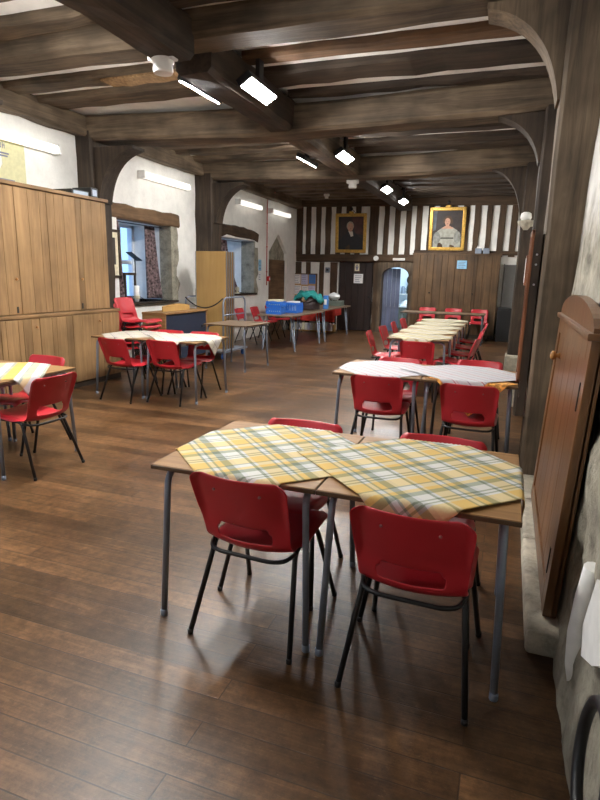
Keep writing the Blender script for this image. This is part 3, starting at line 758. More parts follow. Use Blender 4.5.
# left pair in front of the cabinet
G4 = 'chairs at the cabinet-side table pair'
X3, Y3 = -4.745, 5.60
for k, w in ((0, 'against the plank cabinet'), (1, 'one place out from the plank cabinet')):
    place(TB, (X3+(k+.5)*TW+.002*k, Y3+TD/2, 0), 0, 'wood-topped table under a cream cloth, %s' % w, 'wood-topped tables of the hall')
cloth('tablecloth', X3+.36, Y3+.41, .405, q, (X3, None, Y3, Y3+TD), 'creamcheck', 'cream check cloth on the table against the plank cabinet', 'cream check cloths', 21)
cloth('tablecloth', X3+1.10, Y3+.40, .405, q, (None, X3+2*TW, Y3, Y3+TD), 'creamcheck', 'cream check cloth on the table out from the plank cabinet, corner hanging down', 'cream check cloths', 22, lift=.005)
chair(-4.20, 5.62, -6, 'red chair with handhold slot, back to the camera, close to the plank cabinet', G4)
chair(-3.63, 5.74, -4, 'red chair with handhold slot, back to the camera, at the outer cream-cloth table', G4)
chair(-4.20, 6.20, 178, 'red chair tucked behind the cream-cloth table beside the stacked chairs', G4)
chair(-3.68, 6.22, 182, 'red chair tucked behind the outer cream-cloth table, before the navy keyboard', G4)
# far-left table by the frame edge
place(TB, (-3.67, 3.30, 0), 0, 'table under a yellow striped cloth in front of the cabinet doors, nearest the camera', 'wood-topped tables of the hall')
place(TB, (-4.405, 3.30, 0), 0, 'table behind the yellow striped cloth, beside the cabinet and mostly out of view', 'wood-topped tables of the hall')
cloth('tablecloth', -3.72, 3.24, .405, q-.12, (None, -3.303, 2.90, 3.70), 'check_left', 'yellow striped cloth with a hanging corner on the table before the cabinet', None, 25)
chair(-3.37, 3.25, 86, 'red chair at the end of the yellow-striped-cloth table, sideways to the camera', 'chairs at the yellow striped cloth')
chair(-3.86, 3.66, 177, 'pinkish red chair facing the camera behind the yellow-striped-cloth table', 'chairs at the yellow striped cloth')
# bare table by the trolley
bt = place(make_table('bare_table', .76, .86, .72, 'laminate_grey'), (-4.08, 8.28, 0), math.radians(-3), 'bare brown-grey table with nothing on it, in front of the board trolley')
# stacked chairs
ow = ['bottom', 'second', 'third', 'fourth', 'fifth', 'top']
for k in range(6):
    chair(-5.02+.012*k, 6.92, -90, 'red chair in the stack beside the cabinet, %s of six' % ow[k], 'stacked chairs beside the cabinet', z=.076*k)
# chairs along the left wall
for k, (y, w) in enumerate([(11.35, 'nearest the board trolley'), (12.15, 'middle one'), (13.0, 'beside the pointed niche')]):
    chair(-5.28, y, -90, 'red chair backed against the white left wall, %s' % w, 'chairs along the left wall')
gc = CH.copy(); COL.objects.link(gc)
for ch_ in CH.children:
    c = ch_.copy(); COL.objects.link(c); c.parent = gc
    if ch_.name.startswith('seat_shell'):
        c.data = ch_.data.copy(); c.data.materials[0] = M['darkgreen']
gc.location = (-5.36, 13.95, .0); gc.rotation_euler = (0, 0, math.radians(-90)); gc['label'] = 'dark green chair standing in the pointed niche'; gc['group'] = ''
del gc['group']

# ------------------------------------------------------------------ crate tables with hairpin legs
def hairpin_table(y0, y1, label, h=.72, x0=-4.62, x1=-3.86):
    t = thing('trestle_table', label, 'table', ((x0+x1)/2, (y0+y1)/2, 0), 0, 'steel-legged tables by the left wall')
    w, d = x1-x0, y1-y0
    MB().box(-w/2, w/2, -d/2, d/2, h-.025, h, .006).build('tabletop', ['laminate_grey'], t)
    for sx in (-1, 1):
        for sy in (-1, 1):
            MB().tube(fillet([(sx*(w/2-.10), sy*(d/2-.28), h-.025), (sx*(w/2-.03), sy*(d/2-.20), .008), (sx*(w/2-.03), sy*(d/2-.18), .008), (sx*(w/2-.10), sy*(d/2-.10), h-.025)], .02, 3), .012, 8).build('leg', 'legmetal', t)
hairpin_table(10.25, 12.2, 'grey-topped table with splayed steel legs carrying the blue crates')
hairpin_table(12.22, 14.5, 'grey-topped table with splayed steel legs carrying the dark bag', h=.74)
def crate(loc, w, d, h, rz, label):
    t = thing('plastic_crate', label, 'crate', loc, rz, 'blue plastic crates')
    mb = MB(); mb.box(-w/2, w/2, -d/2, d/2, 0, .012)
    for z0, z1 in ((.012, .05), (h-.045, h)):
        for s in (-1, 1):
            mb.box(s*w/2-.006, s*w/2+.006, -d/2, d/2, z0, z1); mb.box(-w/2, w/2, s*d/2-.006, s*d/2+.006, z0, z1)
    n = 7
    for i in range(n+1):
        x = -w/2+w*i/n
        for s in (-1, 1): mb.box(x-.012, x+.012, s*d/2-.005, s*d/2+.005, .04, h-.04)
    for i in range(n+1):
        y = -d/2+d*i/n
        for s in (-1, 1): mb.box(s*w/2-.005, s*w/2+.005, y-.012, y+.012, .04, h-.04)
    mb.build('crate_body', 'bluecrate', t)
    for s in (-1, 1): MB().box(-.07, .07, s*d/2-.009, s*d/2+.009, h-.05, h+.004, .004).build('grip', 'bluecrate', t)
crate((-4.38, 10.62, .72), .30, .30, .12, .05, 'blue plastic crate at the bottom of the pair on the near table end')
crate((-4.38, 10.62, .852), .30, .30, .12, .02, 'blue plastic crate stacked on top, filled with cream papers')
crate((-4.22, 11.22, .72), .26, .30, .21, -.08, 'tall blue plastic crate with white papers, beside the dark bag')
def stack_of(name, label, loc, w, d, n, th, mat, cat, rz=0):
    t = MB(); rng = random.Random(n)
    for i in range(n): t.box(-w/2+rng.uniform(-.01, .01), w/2+rng.uniform(-.01, .01), -d/2+rng.uniform(-.01, .01), d/2, i*th, (i+1)*th-.002, .002)
    o = t.build(name, mat, loc=loc); o.rotation_euler = (0, 0, rz); return tag(o, label, cat)
stack_of('paper_bundle', 'cream papers filling the upper blue crate', (-4.38, 10.62, .866), .25, .25, 6, .024, 'cream', 'papers')
stack_of('paper_bundle', 'pale papers inside the lower blue crate', (-4.38, 10.62, .734), .25, .25, 4, .022, 'paper', 'papers')
stack_of('paper_bundle', 'white papers inside the tall blue crate', (-4.22, 11.22, .734), .20, .24, 9, .025, 'paper', 'papers')
t = thing('holdall_bag', 'dark brown holdall bag on the table beside the blue crates', 'bag', (-4.28, 12.30, .74), .2)
mb = MB(); mb.grid(24, 14, lambda a, b: V((.27*math.cos(2*PI*a)*(1 if abs(math.cos(2*PI*a)) < .8 else .97)*(1-.35*max(0, b-.6)), .16*math.sin(2*PI*a)*(1-.6*max(0, b-.45)), .27*b)))
mb.box(-.25, .25, -.12, .12, 0, .01); mb.build('bag_body', 'bag', t)
mb = MB(); mb.lathe([(.001, -.175), (.05, -.172), (.055, -.155), (.03, -.15)], (-.08, 0, .22), 10, 'Y'); mb.build('round_patch', 'tan', t)
MB().tube([(-.16, -.12, .26), (-.12, -.15, .20), (0, -.16, .14), (.12, -.15, .20), (.16, -.12, .26)], .012, 8).build('carry_handle', 'bag', t)
mb = MB(); rng = random.Random(9)
mb.grid(22, 16, lambda a, b: V((-.32+.64*a, -.19+.36*b, .30+.13*math.sin(PI*a)**.5*math.sin(PI*b)**.5 + .085*mnoise.noise(V((a*5, b*5, 2))) + .05*mnoise.noise(V((a*11, b*11, 5))) - .10*(abs(2*a-1)**4))))
o = mb.build('folded_jacket', 'teal', loc=(-4.28, 12.30, .70), mods=[('SOLIDIFY', dict(thickness=.02, offset=0))]); tag(o, 'teal jacket heaped on top of the dark brown holdall', 'jacket')
t = thing('box_file', 'blue upright box file beside the dark brown holdall', 'file', (-3.99, 12.72, .74), .2)
MB().box(-.05, .05, -.14, .14, 0, .30, .006).build('case', 'pdeep', t); MB().box(-.03, .03, -.146, -.138, .10, .22).build('spine_label', 'paper', t)
t = thing('storage_box', 'low grey-green card box on the far end of the steel-legged table', 'box', (-4.20, 14.10, .74), .05)
MB().box(-.22, .22, -.16, .16, 0, .11, .006).build('box_body', 'greybox', t); MB().box(-.225, .225, -.165, .165, .09, .13, .006).build('box_lid', 'greybox', t)
mb = MB(); mb.grid(24, 14, lambda a, b: V(((.17+.03*mnoise.noise(V((math.cos(2*PI*a)*2, math.sin(2*PI*a)*2, b*3))))*math.cos(2*PI*a)*math.sin(PI*(.08+.9*b)), .13*math.sin(2*PI*a)*math.sin(PI*(.08+.9*b)), .19*b + .02*mnoise.noise(V((math.cos(2*PI*a)*3, b*4, math.sin(2*PI*a)*3))))))
o = mb.build('carrier_bag', 'polythene', loc=(-4.22, 14.10, .885)); tag(o, 'crumpled white plastic bag on the grey-green card box', 'bag')
# table under the red cloth, with books beneath
t = thing('side_table', 'low side table under the red cloth by the noticeboard', 'table', (-5.02, 14.9, 0))
MB().box(-.68, .68, -.30, .30, .64, .67, .005).build('tabletop', 'laminate', t)
for sx in (-1, 1):
    for sy in (-1, 1): MB().box(sx*.62-.02, sx*.62+.02, sy*.26-.02, sy*.26+.02, 0, .64).build('leg', 'oakdarkZ', t)
mb = MB()
def rc(a, b):
    u = -.80+1.60*a; v = b; x = u; y = -.31; z = .68
    if v < .35: y = .31-.63*v/.35
    else:
        y = -.325 - .015*math.sin(u*22)*min(1, (v-.35)*3); z = .68-(v-.35)/.65*.40
    if abs(u) > .69: z -= (abs(u)-.69)*2.2 if v < .35 else 0; x = math.copysign(.69+.1*(abs(u)-.69), u)
    return V((x, y, z))
mb.grid(60, 24, rc); o = mb.build('tablecloth', 'redcloth', loc=(-5.02, 14.9, 0), mods=[('SOLIDIFY', dict(thickness=.003, offset=1))]); tag(o, 'plain red cloth draped over the side table by the noticeboard', 'tablecloth')
t = thing('book_trough', 'low wooden trough of books under the red-clothed table', 'shelf', (-4.98, 14.72, 0))
MB().box(-.62, .62, -.12, .12, 0, .03).build('base_board', 'board', t)
for s in (-1, 1): MB().box(s*.62-.01, s*.62+.01, -.12, .12, 0, .2).build('end_board', 'board', t)
rng = random.Random(3); x = -.58
bw = ['left end', 'right end']; kk = 0
while x < .55:
    w = rng.uniform(.05, .085); h_ = rng.uniform(.17, .21)
    o = MB().box(-w/2+.003, w/2-.003, -.09, .09, 0, h_, .004).build('book', ['paper', 'cream', 'paper', 'plilac'][kk % 4], loc=(-4.98+x+w/2, 14.70, .03))
    tag(o, 'pale-spined book in the trough under the red-clothed table', 'book', 'books in the low trough'); x += w; kk += 1

# ------------------------------------------------------------------ noticeboard and pictures
t = thing('noticeboard', 'cork noticeboard covered in papers on the half-timbered far wall', 'noticeboard', (-5.46, FW-.08, .80))
MB().box(-.35, .35, 0, .03, 0, .72).build('cork_panel', 'cork', t)
mb = MB()
for s in (-1, 1): mb.box(s*.35-.015, s*.35+.015, -.008, .035, -.015, .735)
mb.box(-.36, .36, -.008, .035, -.015, .015); mb.box(-.36, .36, -.008, .035, .705, .735); mb.build('frame', 'lintel', t)
def sheet(x, z, w, h, mat, label, y=FW-.084, lines=5):
    mb = MB(); mb.box(-w/2, w/2, -.002, 0, -h/2, h/2); mb.mi = 1
    for k in range(lines):
        zz = h*.36-h*.72*k/max(1, lines-1); ww = w*random.uniform(.55, .8); mb.box(-w*.4, -w*.4+ww, -.003, -.002, zz-.006, zz+.004)
    o = mb.build('pinned_paper', [mat, 'ink'], loc=(x, y, z)); tag(o, label, 'paper', 'papers on the noticeboard'); return o
for x, z, w, h_, m_, lb in [(-5.68, 1.38, .20, .26, 'paper', 'white sheet at the top of the noticeboard, next to the niche'),
    (-5.46, 1.37, .20, .28, 'plilac', 'lilac sheet at the top middle of the noticeboard'), (-5.23, 1.38, .19, .25, 'pdeep', 'bright blue sheet at the top corner of the noticeboard'),
    (-5.66, 1.08, .22, .24, 'paper', 'white sheet low on the noticeboard, next to the niche'), (-5.44, 1.06, .18, .25, 'paper', 'white sheet low in the middle of the noticeboard'),
    (-5.24, 1.07, .20, .26, 'plilac', 'pale lilac sheet low on the noticeboard beneath the blue one')]: sheet(x, z, w, h_, m_, lb)
def note(x, z, w, h_, mat, label, y, figure=False, lines=4):
    mb = MB(); mb.box(-w/2, w/2, -.004, 0, -h_/2, h_/2); mb.mi = 1
    if figure:
        mb.lathe([(.001, -.006), (.022, -.006), (.022, -.004)], (0, 0, h_*.25), 12, 'Y')
        mb.prism([(-.045, h_*.12), (.045, h_*.12), (.02, -h_*.36), (-.02, -h_*.36)], 'XZ', -.006, -.004)
    else:
        for k in range(lines):
            zz = h_*.3-h_*.6*k/max(1, lines-1); mb.box(-w*.36, w*random.uniform(.1, .36), -.005, -.004, zz-.008, zz+.006)
    return tag(mb.build('notice', [mat, 'ink'], loc=(x, y, z)), label, 'notice')
note(-3.98, 1.73, .13, .20, 'cream', 'small white toilet sign with a dark figure on the dark door', FW+.019, True)
note(-3.93, 1.43, .26, .25, 'paper', 'white paper notice taped to the dark door', FW+.019)
note(-1.19, 1.84, .24, .20, 'pblue', 'small light blue notice on the plank panelling', FW-.305)
o = note(0, 0, .16, .26, 'pblue', 'small pale blue notice on the white wall beside the red conduit', 0, lines=3); o.location = (LW+.003, 12.87, 1.70); o.rotation_euler = (0, 0, PI/2)
o = note(0, 0, .18, .18, 'paper', 'white paper notice beneath the pale blue one beside the red conduit', 0, lines=3); o.location = (LW+.008, 12.86, 1.42); o.rotation_euler = (0, 0, PI/2)
# yellow poster above the cabinet
mb = MB(); mb.box(-.60, .36, -.004, 0, -.30, .30); mb.mi = 1; mb.prism([(.0, .30), (.36, .30), (.36, -.25), (-.14, -.25), (.02, -.02)], 'XZ', -.006, -.004)
mb.mi = 2; mb.box(-.60, .36, -.007, -.004, -.30, -.235); mb.mi = 3
for (xa, xb, zz) in [(-.20, .12, .105), (-.10, .10, .075), (-.04, .18, -.19)]: mb.box(xa, xb, -.008, -.006, zz-.012, zz+.006)
for k, xx in enumerate((-.10, -.05, .0, .05)): mb.box(xx-.017, xx-.008, -.008, -.006, .155, .225); mb.box(xx-.017, xx+.017, -.008, -.006, .155+.03*(k % 2), .165+.03*(k % 2)); mb.box(xx+.008, xx+.016, -.008, -.006, .155, .215)
o = mb.build('poster', ['poster', 'yellow', 'yellowdeep', 'ink'], loc=(LW+.002, 5.42, 2.72)); o.rotation_euler = (0, 0, PI/2); tag(o, 'pale yellow and white poster on the wall above the plank cabinet', 'poster')

def gilt_portrait(name, x, z, w, h_, tilt, label, kind):
    t = thing(name, label, 'painting', (x, FW-.06, z)); t.rotation_euler = (math.radians(tilt), 0, 0)
    fw_ = .085
    mb = MB()
    def mould(x0, x1, z0, z1): mb.box(x0, x1, -.045, .0, z0, z1, .012)
    mould(-w/2, w/2, -h_/2, -h_/2+fw_); mould(-w/2, w/2, h_/2-fw_, h_/2); mould(-w/2, -w/2+fw_, -h_/2, h_/2); mould(w/2-fw_, w/2, -h_/2, h_/2)
    mb.build('frame', 'gold', t)
    cw, c_h = w/2-fw_, h_/2-fw_
    mb = MB(); mb.box(-cw-.01, cw+.01, -.015, -.004, -c_h-.01, c_h+.01)
    def blob(cx, cz, rx, rz, d, mi, n=20, p=2.):
        mb.mi = mi; pts = []
        for k in range(n):
            a = 2*PI*k/n; c_, s_ = math.cos(a), math.sin(a)
            pts.append((cx+rx*math.copysign(abs(c_)**(2/p), c_), cz+rz*math.copysign(abs(s_)**(2/p), s_)))
        pts = [(max(-cw, min(cw, u)), max(-c_h, min(c_h, v))) for u, v in pts]
        mb.prism(pts, 'XZ', -.0155-d, -.013)
    if kind == 'man':
        mb.mi = 2; mb.prism([(.02, c_h), (cw, c_h), (cw, -.05), (.12, .0)], 'XZ', -.0158, -.013)
        mb.mi = 3; mb.prism([(-cw, -c_h), (cw, -c_h), (cw, -.20), (.20, -.06), (.10, .02), (-.10, .04), (-.24, -.10), (-cw, -.22)], 'XZ', -.0163, -.013)
        blob(-.02, .19, .10, .115, .0012, 4); blob(-.015, .155, .078, .115, .0018, 1)
        mb.mi = 5; mb.prism([(-.075, .06), (.05, .045), (.07, -.07), (.0, -.09), (-.03, -.02)], 'XZ', -.0172, -.013)
        blob(-.04, .17, .010, .006, .0026, 4, 8); blob(.025, .17, .010, .006, .0026, 4, 8); blob(-.01, .115, .022, .006, .0026, 2, 8)
        mats = ['canvas_dark', 'skin', 'canvas_brown', 'coat', 'hair_w', 'collar']
    else:
        mb.mi = 7; mb.prism([(-cw, c_h), (-cw+.10, c_h), (-cw+.08, -.02), (-cw, -.06)], 'XZ', -.0158, -.013)
        mb.mi = 3; mb.prism([(-.34, -c_h), (.34, -c_h), (.35, -.20), (.25, -.03), (.12, .05), (-.10, .05), (-.24, -.05), (-.34, -.22)], 'XZ', -.0163, -.013)
        blob(-.25, -.22, .09, .15, .0012, 2); blob(.26, -.20, .085, .15, .0012, 2)
        mb.mi = 1; mb.prism([(-.15, .01), (.17, .01), (.10, .055), (.045, .08), (.04, .16), (-.035, .16), (-.04, .08), (-.09, .055)], 'XZ', -.0171, -.013)
        blob(.01, .24, .095, .085, .0012, 4); blob(-.075, .20, .04, .06, .0014, 4); blob(.09, .19, .04, .07, .0014, 4)
        blob(0, .175, .068, .095, .002, 1)
        blob(-.028, .19, .010, .005, .0028, 4, 8); blob(.03, .19, .010, .005, .0028, 4, 8); blob(.0, .13, .020, .006, .0028, 6, 8)
        mb.mi = 5; mb.prism([(-.16, -.24), (.17, -.24), (.16, -.205), (-.15, -.205)], 'XZ', -.0176, -.013)
        mats = ['canvas_dark', 'skin', 'sleeve', 'dress', 'hair_b', 'sash', 'canvas_brown', 'skyblue']
    mb.build('canvas', mats, t)
    MB().tube(fillet([(-.15, .01, h_/2-.02), (-.02, .03, h_/2+.10), (.02, .03, h_/2+.10), (.15, .01, h_/2-.02)], .02), .006, 6).build('hanging_cord', 'blacksteel', t)
    MB().box(-.06, .06, -.03, .03, h_/2-.005, h_/2+.05, .012).build('crest', 'gold', t)
    MB().lathe([(.001, -.03), (.04, -.028), (.045, -.01), (.03, .0)], (0, .0, h_/2+.11), 12, 'Y').build('hook', 'blacksteel', t)
gilt_portrait('portrait_painting', -4.17, 2.62, .86, 1.02, 4, 'gilt-framed portrait of a man in a black coat above the dark door', 'man')
gilt_portrait('portrait_painting', -1.645, 2.72, .90, 1.06, 5, 'gilt-framed portrait of a woman in a pale dress above the plank panelling', 'woman')
# framed print by the first window
t = thing('framed_picture', 'dark framed print on the left wall beside the cabinet', 'picture', (LW+.003, 7.30, 1.75), PI/2)
w, h_ = .46, .72
mb = MB()
for s in (-1, 1): mb.box(s*(w/2-.02)-.02, s*(w/2-.02)+.02, -.03, 0, -h_/2, h_/2, .004); mb.box(-w/2, w/2, -.03, 0, s*(h_/2-.02)-.02, s*(h_/2-.02)+.02, .004)
mb.build('frame', 'oakdarkZ', t)
MB().box(-w/2+.03, w/2-.03, -.012, -.002, -h_/2+.03, h_/2-.03).build('mount', 'cream', t)
MB().box(-.12, .12, -.016, -.012, -.16, .24).build('print', 'canvas_dark', t)
t = thing('folder_leaf', 'white folded leaflet stuck on the left wall below the framed print', 'leaflet', (LW+.004, 7.33, 1.16), PI/2)
MB().box(-.15, .15, -.01, 0, -.2, .2).build('sheet', 'paper', t)

# red conduit with call point
t = thing('alarm_conduit', 'red alarm conduit running down the white wall beside the pointed niche', 'pipe', (LW+.012, 13.27, 1.2))
MB().tube(fillet([(0, 0, .02), (0, 0, 1.98), (.02, .02, 2.2), (.2, .02, 2.22)], .05), .012, 8).build('pipe', 'pipered', t)
mb = MB()
for z in (.35, .95, 1.5): mb.box(-.012, .014, -.022, .022, z-.012, z+.012)
mb.build('clips', 'pipered', t)
t = thing('fire_call_point', 'small red fire alarm call point on the wall at the conduit end', 'alarm', (LW+.005, 13.36, 1.38), PI/2)
MB().box(-.05, .05, -.05, 0, -.06, .06, .006).build('housing', 'callred', t); MB().box(-.03, .03, -.054, -.05, -.03, .03).build('glass_panel', 'paper', t)

# ------------------------------------------------------------------ plank cabinet
t = thing('plank_cabinet', 'tall two-stage plank-fronted wooden cabinet along the left wall', 'cabinet', (-5.2, 3.0, 0))
L0, L1 = 0., 3.56
mb = MB(); mb.box(-.53, -.02, L0, L1, .99, 2.38); mb.box(-.53, .03, L0, L1+.12, .07, .95); mb.build('body', 'plank_rail', t)
MB().box(-.53, .06, L0-.02, L1+.14, .945, .985, .006).build('ledge', 'plank_rail', t)
MB().box(-.53, .03, L0-.02, L1+.03, 2.385, 2.425, .006).build('cornice', 'plank_rail', t)
MB().box(-.5, .035, L0, L1+.12, 0, .07).build('plinth', 'oakdarkY', t)
rng = random.Random(21)
def cab_door(y0, y1, z0, z1, x, knob_side, kz, latch=None):
    mb = MB(); y = y0+.003
    while y < y1-.01:
        w = rng.choice([.17, .19, .12, .21, .15, .07]); e = min(y1-.003, y+w)
        if y1-e < .06: e = y1-.003
        mb.box(x, x+.022, y, e-.004, z0+.004, z1-.004, .004); y = e
    d = mb.build('door', 'planks', t)
    if knob_side is not None:
        ky = y1-.07 if knob_side > 0 else y0+.07
        MB().lathe([(.006, 0), (.006, .012), (.016, .018), (.018, .028), (.01, .036), (.001, .037)], (x+.022, ky, kz), 12, 'X').build('knob', 'knobwood', d)
        if latch:
            MB().box(x+.022, x+.030, ky-.012, ky+.012, latch-.035, latch+.035, .003).build('escutcheon', 'blacksteel', d)
ys = [0, .50, 1.02, 1.50, 2.03, 2.50, 3.08, 3.56]
for i, (a, b) in enumerate(zip(ys, ys[1:])):
    cab_door(a, b, .99, 2.38, -.018, 1 if i in (1, 3, 5) else None, 1.385, 1.045)
yl = [0, .55, 1.12, 1.66, 2.22, 2.76, 3.32, 3.68]
for i, (a, b) in enumerate(zip(yl, yl[1:])):
    cab_door(a, b, .075, .94, .032, 1 if i in (1, 3, 5) else None, .84)
def flatbox(name, loc, sx, sy, sz, label, mat, cat, lid=True):
    t_ = thing(name, label, cat, loc)
    MB().box(-sx/2, sx/2, -sy/2, sy/2, 0, sz, .006).build('case', mat, t_)
    MB().box(sx/2-.001, sx/2+.004, -sy/2+.03, sy/2-.03, sz*.2, sz*.8).build('front_panel', 'legmetal', t_)
flatbox('projector_box', (-5.42, 6.18, 2.425), .3, .32, .07, 'flat black equipment box with a grey front on top of the cabinet', 'black', 'box')
flatbox('amplifier', (-5.40, 6.42, 2.425), .30, .14, .13, 'black equipment case at the end of the cabinet top', 'black', 'box')

# ------------------------------------------------------------------ keyboard, trolley, window things
t = thing('digital_piano', 'wooden digital piano with a navy back panel by the first window', 'piano', (-4.93, 7.5, 0))
for y in (0, 1.27): MB().box(-.42, .0, y, y+.03, 0, .87, .004).build('end_panel', 'laminate', t)
MB().box(-.42, .015, -.01, 1.31, .85, .88, .006).build('top_board', 'laminate', t)
MB().box(-.03, -.01, .03, 1.27, .47, .85).build('navy_back', 'bluecloth', t)
MB().box(-.06, -.02, .03, 1.27, .12, .30).build('lower_panel', 'bluecloth', t)
MB().box(-.26, -.02, .03, 1.27, .40, .47).build('key_bed', 'laminate', t)
mb = MB()
for y in (.12, 1.12): mb.box(-.012, .004, y, y+.1, .58, .62, .004)
mb.build('grips', 'black', t)
mb = MB(); n = 16; poly = [(.22, 0)] + [(.22+.80*i/n, .085+.03*math.sin(PI*i/n)) for i in range(n+1)] + [(1.02, 0)]
mb.prism(poly, 'YZ', -.20, -.18); mr_ = mb.build('music_rest', 'board', t); mr_.location = (0, 0, .88)

t = thing('board_trolley', 'grey steel wheeled trolley with hoop rails, holding upright boards', 'trolley', (-5.0, 8.80, 0))
mb = MB(); mb.box(-.40, .40, 0, .95, .12, .15); mb.build('deck', 'legmetal', t)
for sx in (-1, 1):
    for sy in (.08, .87):
        c = MB().lathe([(.02, -.02), (.055, -.018), (.06, 0), (.055, .018), (.02, .02)], (sx*.34, sy, .06), 16, 'X').build('castor', 'bluecrate', t)
        MB().box(sx*.34-.03, sx*.34+.03, sy-.02, sy+.02, .10, .13).build('castor_fork', 'chrome', c)
    MB().tube(fillet([(sx*.37, .03, .13), (sx*.37, .03, 1.08), (sx*.37, .90, 1.08), (sx*.37, .90, .13)], .14, 8), .016, 10).build('hoop_rail', 'legmetal', t)
    MB().tube([(sx*.37, .03, .78), (sx*.37, .90, .78)], .012, 8).build('mid_rail', 'legmetal', t)
mb = MB(); pts = []
for i in range(17):
    u = i/16; pts.append((-.37+.74*u, .02, 1.07-.17*(1-(2*u-1)**2)))
mb.tube(pts, .012, 6); mb.build('strap', 'black', t)
for k in range(4):
    t2 = thing('folded_board', ['front beech board standing upright on the trolley', 'second upright board on the trolley, only its metal edge showing', 'third upright board on the trolley, only its metal edge showing', 'rearmost upright board on the trolley'][k], 'board', (-5.02, 9.12+.09*k, .15), 0, 'boards on the trolley')
    MB().box(-.30, .30, 0, .022, 0, 1.72, .003).build('panel', 'board', t2)
    for s in (-1, 1): MB().box(s*.306-.006, s*.306+.006, -.004, .03, 0, 1.72).build('metal_edging', 'chrome', t2)

def curtain(x, y0, y1, z0, z1, flare, label, seed):
    mb = MB()
    def fn(a, b):
        top = 1-b; y = y0+(y1-y0)*a
        y = y + flare*(b**1.6)*(a*.9+.1)
        return V((x+.04*math.sin(a*22+seed)*(.6+.6*b) + .05*b*a, y, z1+(z0-z1)*b))
    mb.grid(40, 24, fn); o = mb.build('curtain', 'curtain', mods=[('SOLIDIFY', dict(thickness=.004, offset=0))])
    tag(o, label, 'curtain', 'patterned window curtains')
curtain(LW-.26, 8.58, 8.86, 1.03, 2.26, .10, 'dark patterned curtain gathered at the far side of the first window', 0)
curtain(LW-.10, 7.53, 7.66, 1.03, 2.26, .0, 'narrow dark patterned curtain at the cabinet side of the first window', 2)
curtain(LW-.30, 11.0, 11.75, 1.06, 2.22, .55, 'dark patterned curtain sweeping sideways across the second window', 1)
for a, b, x, w in ((7.52, 8.98, LW-.2, 'first'), (10.9, 12.5, LW-.3, 'second')):
    t = thing('curtain_rail', 'thin dark curtain rail across the %s window' % w, 'curtain rail', (x, a, 2.26 if w == 'first' else 2.215))
    MB().tube([(0, 0, 0), (0, b-a, 0)], .008, 8).build('rod', 'black', t); MB().lathe([(.008, 0), (.016, .01), (.001, .03)], (0, b-a, 0), 10, 'Y').build('finial', 'black', t)
t = thing('music_stand', 'black music stand in the first window recess', 'stand', (LW-.33, 8.38, 1.0))
for k in range(3):
    a = k*2*PI/3+.4; MB().tube([(0, 0, .10), (.16*math.cos(a), .16*math.sin(a), .008)], .007, 6).build('leg', 'blacksteel', t)
MB().tube([(0, 0, .06), (0, 0, .72)], .009, 8).build('pole', 'blacksteel', t)
MB().box(-.06, .06, -.16, .16, -.008, .008, .004, mat=Matrix.Translation((0, -.02, .74)) @ Matrix.Rotation(-.42, 4, 'X')).build('desk', 'blacksteel', t)
t = thing('wooden_stool', 'dark wooden stool frame standing in the first window recess', 'stool', (LW-.26, 7.98, 1.0))
MB().box(-.13, .13, -.15, .15, .43, .47, .005).build('seat', 'oakdarkY', t)
for sx in (-1, 1):
    for sy in (-1, 1): MB().box(sx*.11-.014, sx*.11+.014, sy*.13-.014, sy*.13+.014, 0, .43).build('leg', 'oakdarkZ', t)
t = thing('cup_stack', 'white paper cup column on the first window sill', 'cups', (LW-.03, 7.98, 1.0))
MB().lathe([(.036, 0), (.045, .10), (.045, .26), (.036, .265)], (0, 0, 0), 18).build('cups', 'white', t); MB().lathe([(.046, .05), (.047, .10), (.046, .105)], (0, 0, 0), 18).build('printed_band', 'cream', t)
t = thing('sill_ornament', 'small pale ornament on the second window sill', 'ornament', (LW-.05, 11.75, 1.05))
MB().lathe([(.05, 0), (.06, .02), (.02, .05), (.05, .09), (.04, .14), (.001, .16)], (0, 0, 0), 14).build('body', 'cream', t); MB().lathe([(.07, 0), (.075, .008), (.06, .01)], (0, 0, 0), 14).build('dish', 'white', t)

# ------------------------------------------------------------------ far panelling, far things
t = thing('plank_panelling', 'tall dark plank-fronted cupboards across the far wall', 'cupboard', (-2.42, FW-.06, 0))
W = 2.14
MB().box(0, W, -.2, 0, 0, 2.10).build('body', 'panel', t)
rng = random.Random(5); x = 0; nd = 4
for k in range(nd):
    a, b = W*k/nd, W*(k+1)/nd; mb = MB(); y = a+.003
    while y < b-.01:
        e = min(b-.003, y+rng.choice([.12, .15, .18, .20])); e = b-.003 if b-e < .07 else e
        mb.box(y, e-.004, -.225, -.203, .10, 2.07, .004); y = e
    d = mb.build('door', 'panel', t)
    if k in (0, 2):
        MB().lathe([(.001, -.265), (.02, -.262), (.02, -.245), (.008, -.24), (.008, -.225)], (b-.07, 0, 1.12), 10, 'Y').build('knob', 'blacksteel', d)
MB().box(-.02, W+.02, -.235, 0, 2.07, 2.115, .005).build('cornice', 'panel', t)
MB().box(0, W, -.215, 0, 0, .10).build('plinth', 'oakdarkX', t)
for k, (xx, lb, c_) in enumerate([(-.83, 'grey tissue box on the panelling with white tissue showing', 1), (-.64, 'plain grey tissue box on the panelling, farther from the portrait', 0)]):
    t = thing('tissue_box', lb, 'box', (xx, FW-.17, 2.115)); MB().box(-.075, .075, -.07, .07, 0, .13, .006).build('carton', 'plilac' if 0 else 'legmetal', t)
    if c_: MB().prism([(-.05, .13), (.05, .13), (.03, .19), (0, .17), (-.03, .2)], 'XZ', -.01, .01).build('tissue', 'paper', t)
t = thing('sign_plate', 'white strip sign on the rail above the arched doorway', 'sign', (-2.83, FW-.085, 1.955)); MB().box(-.16, .16, -.006, .0, -.03, .03, .002).build('plate', 'paper', t)
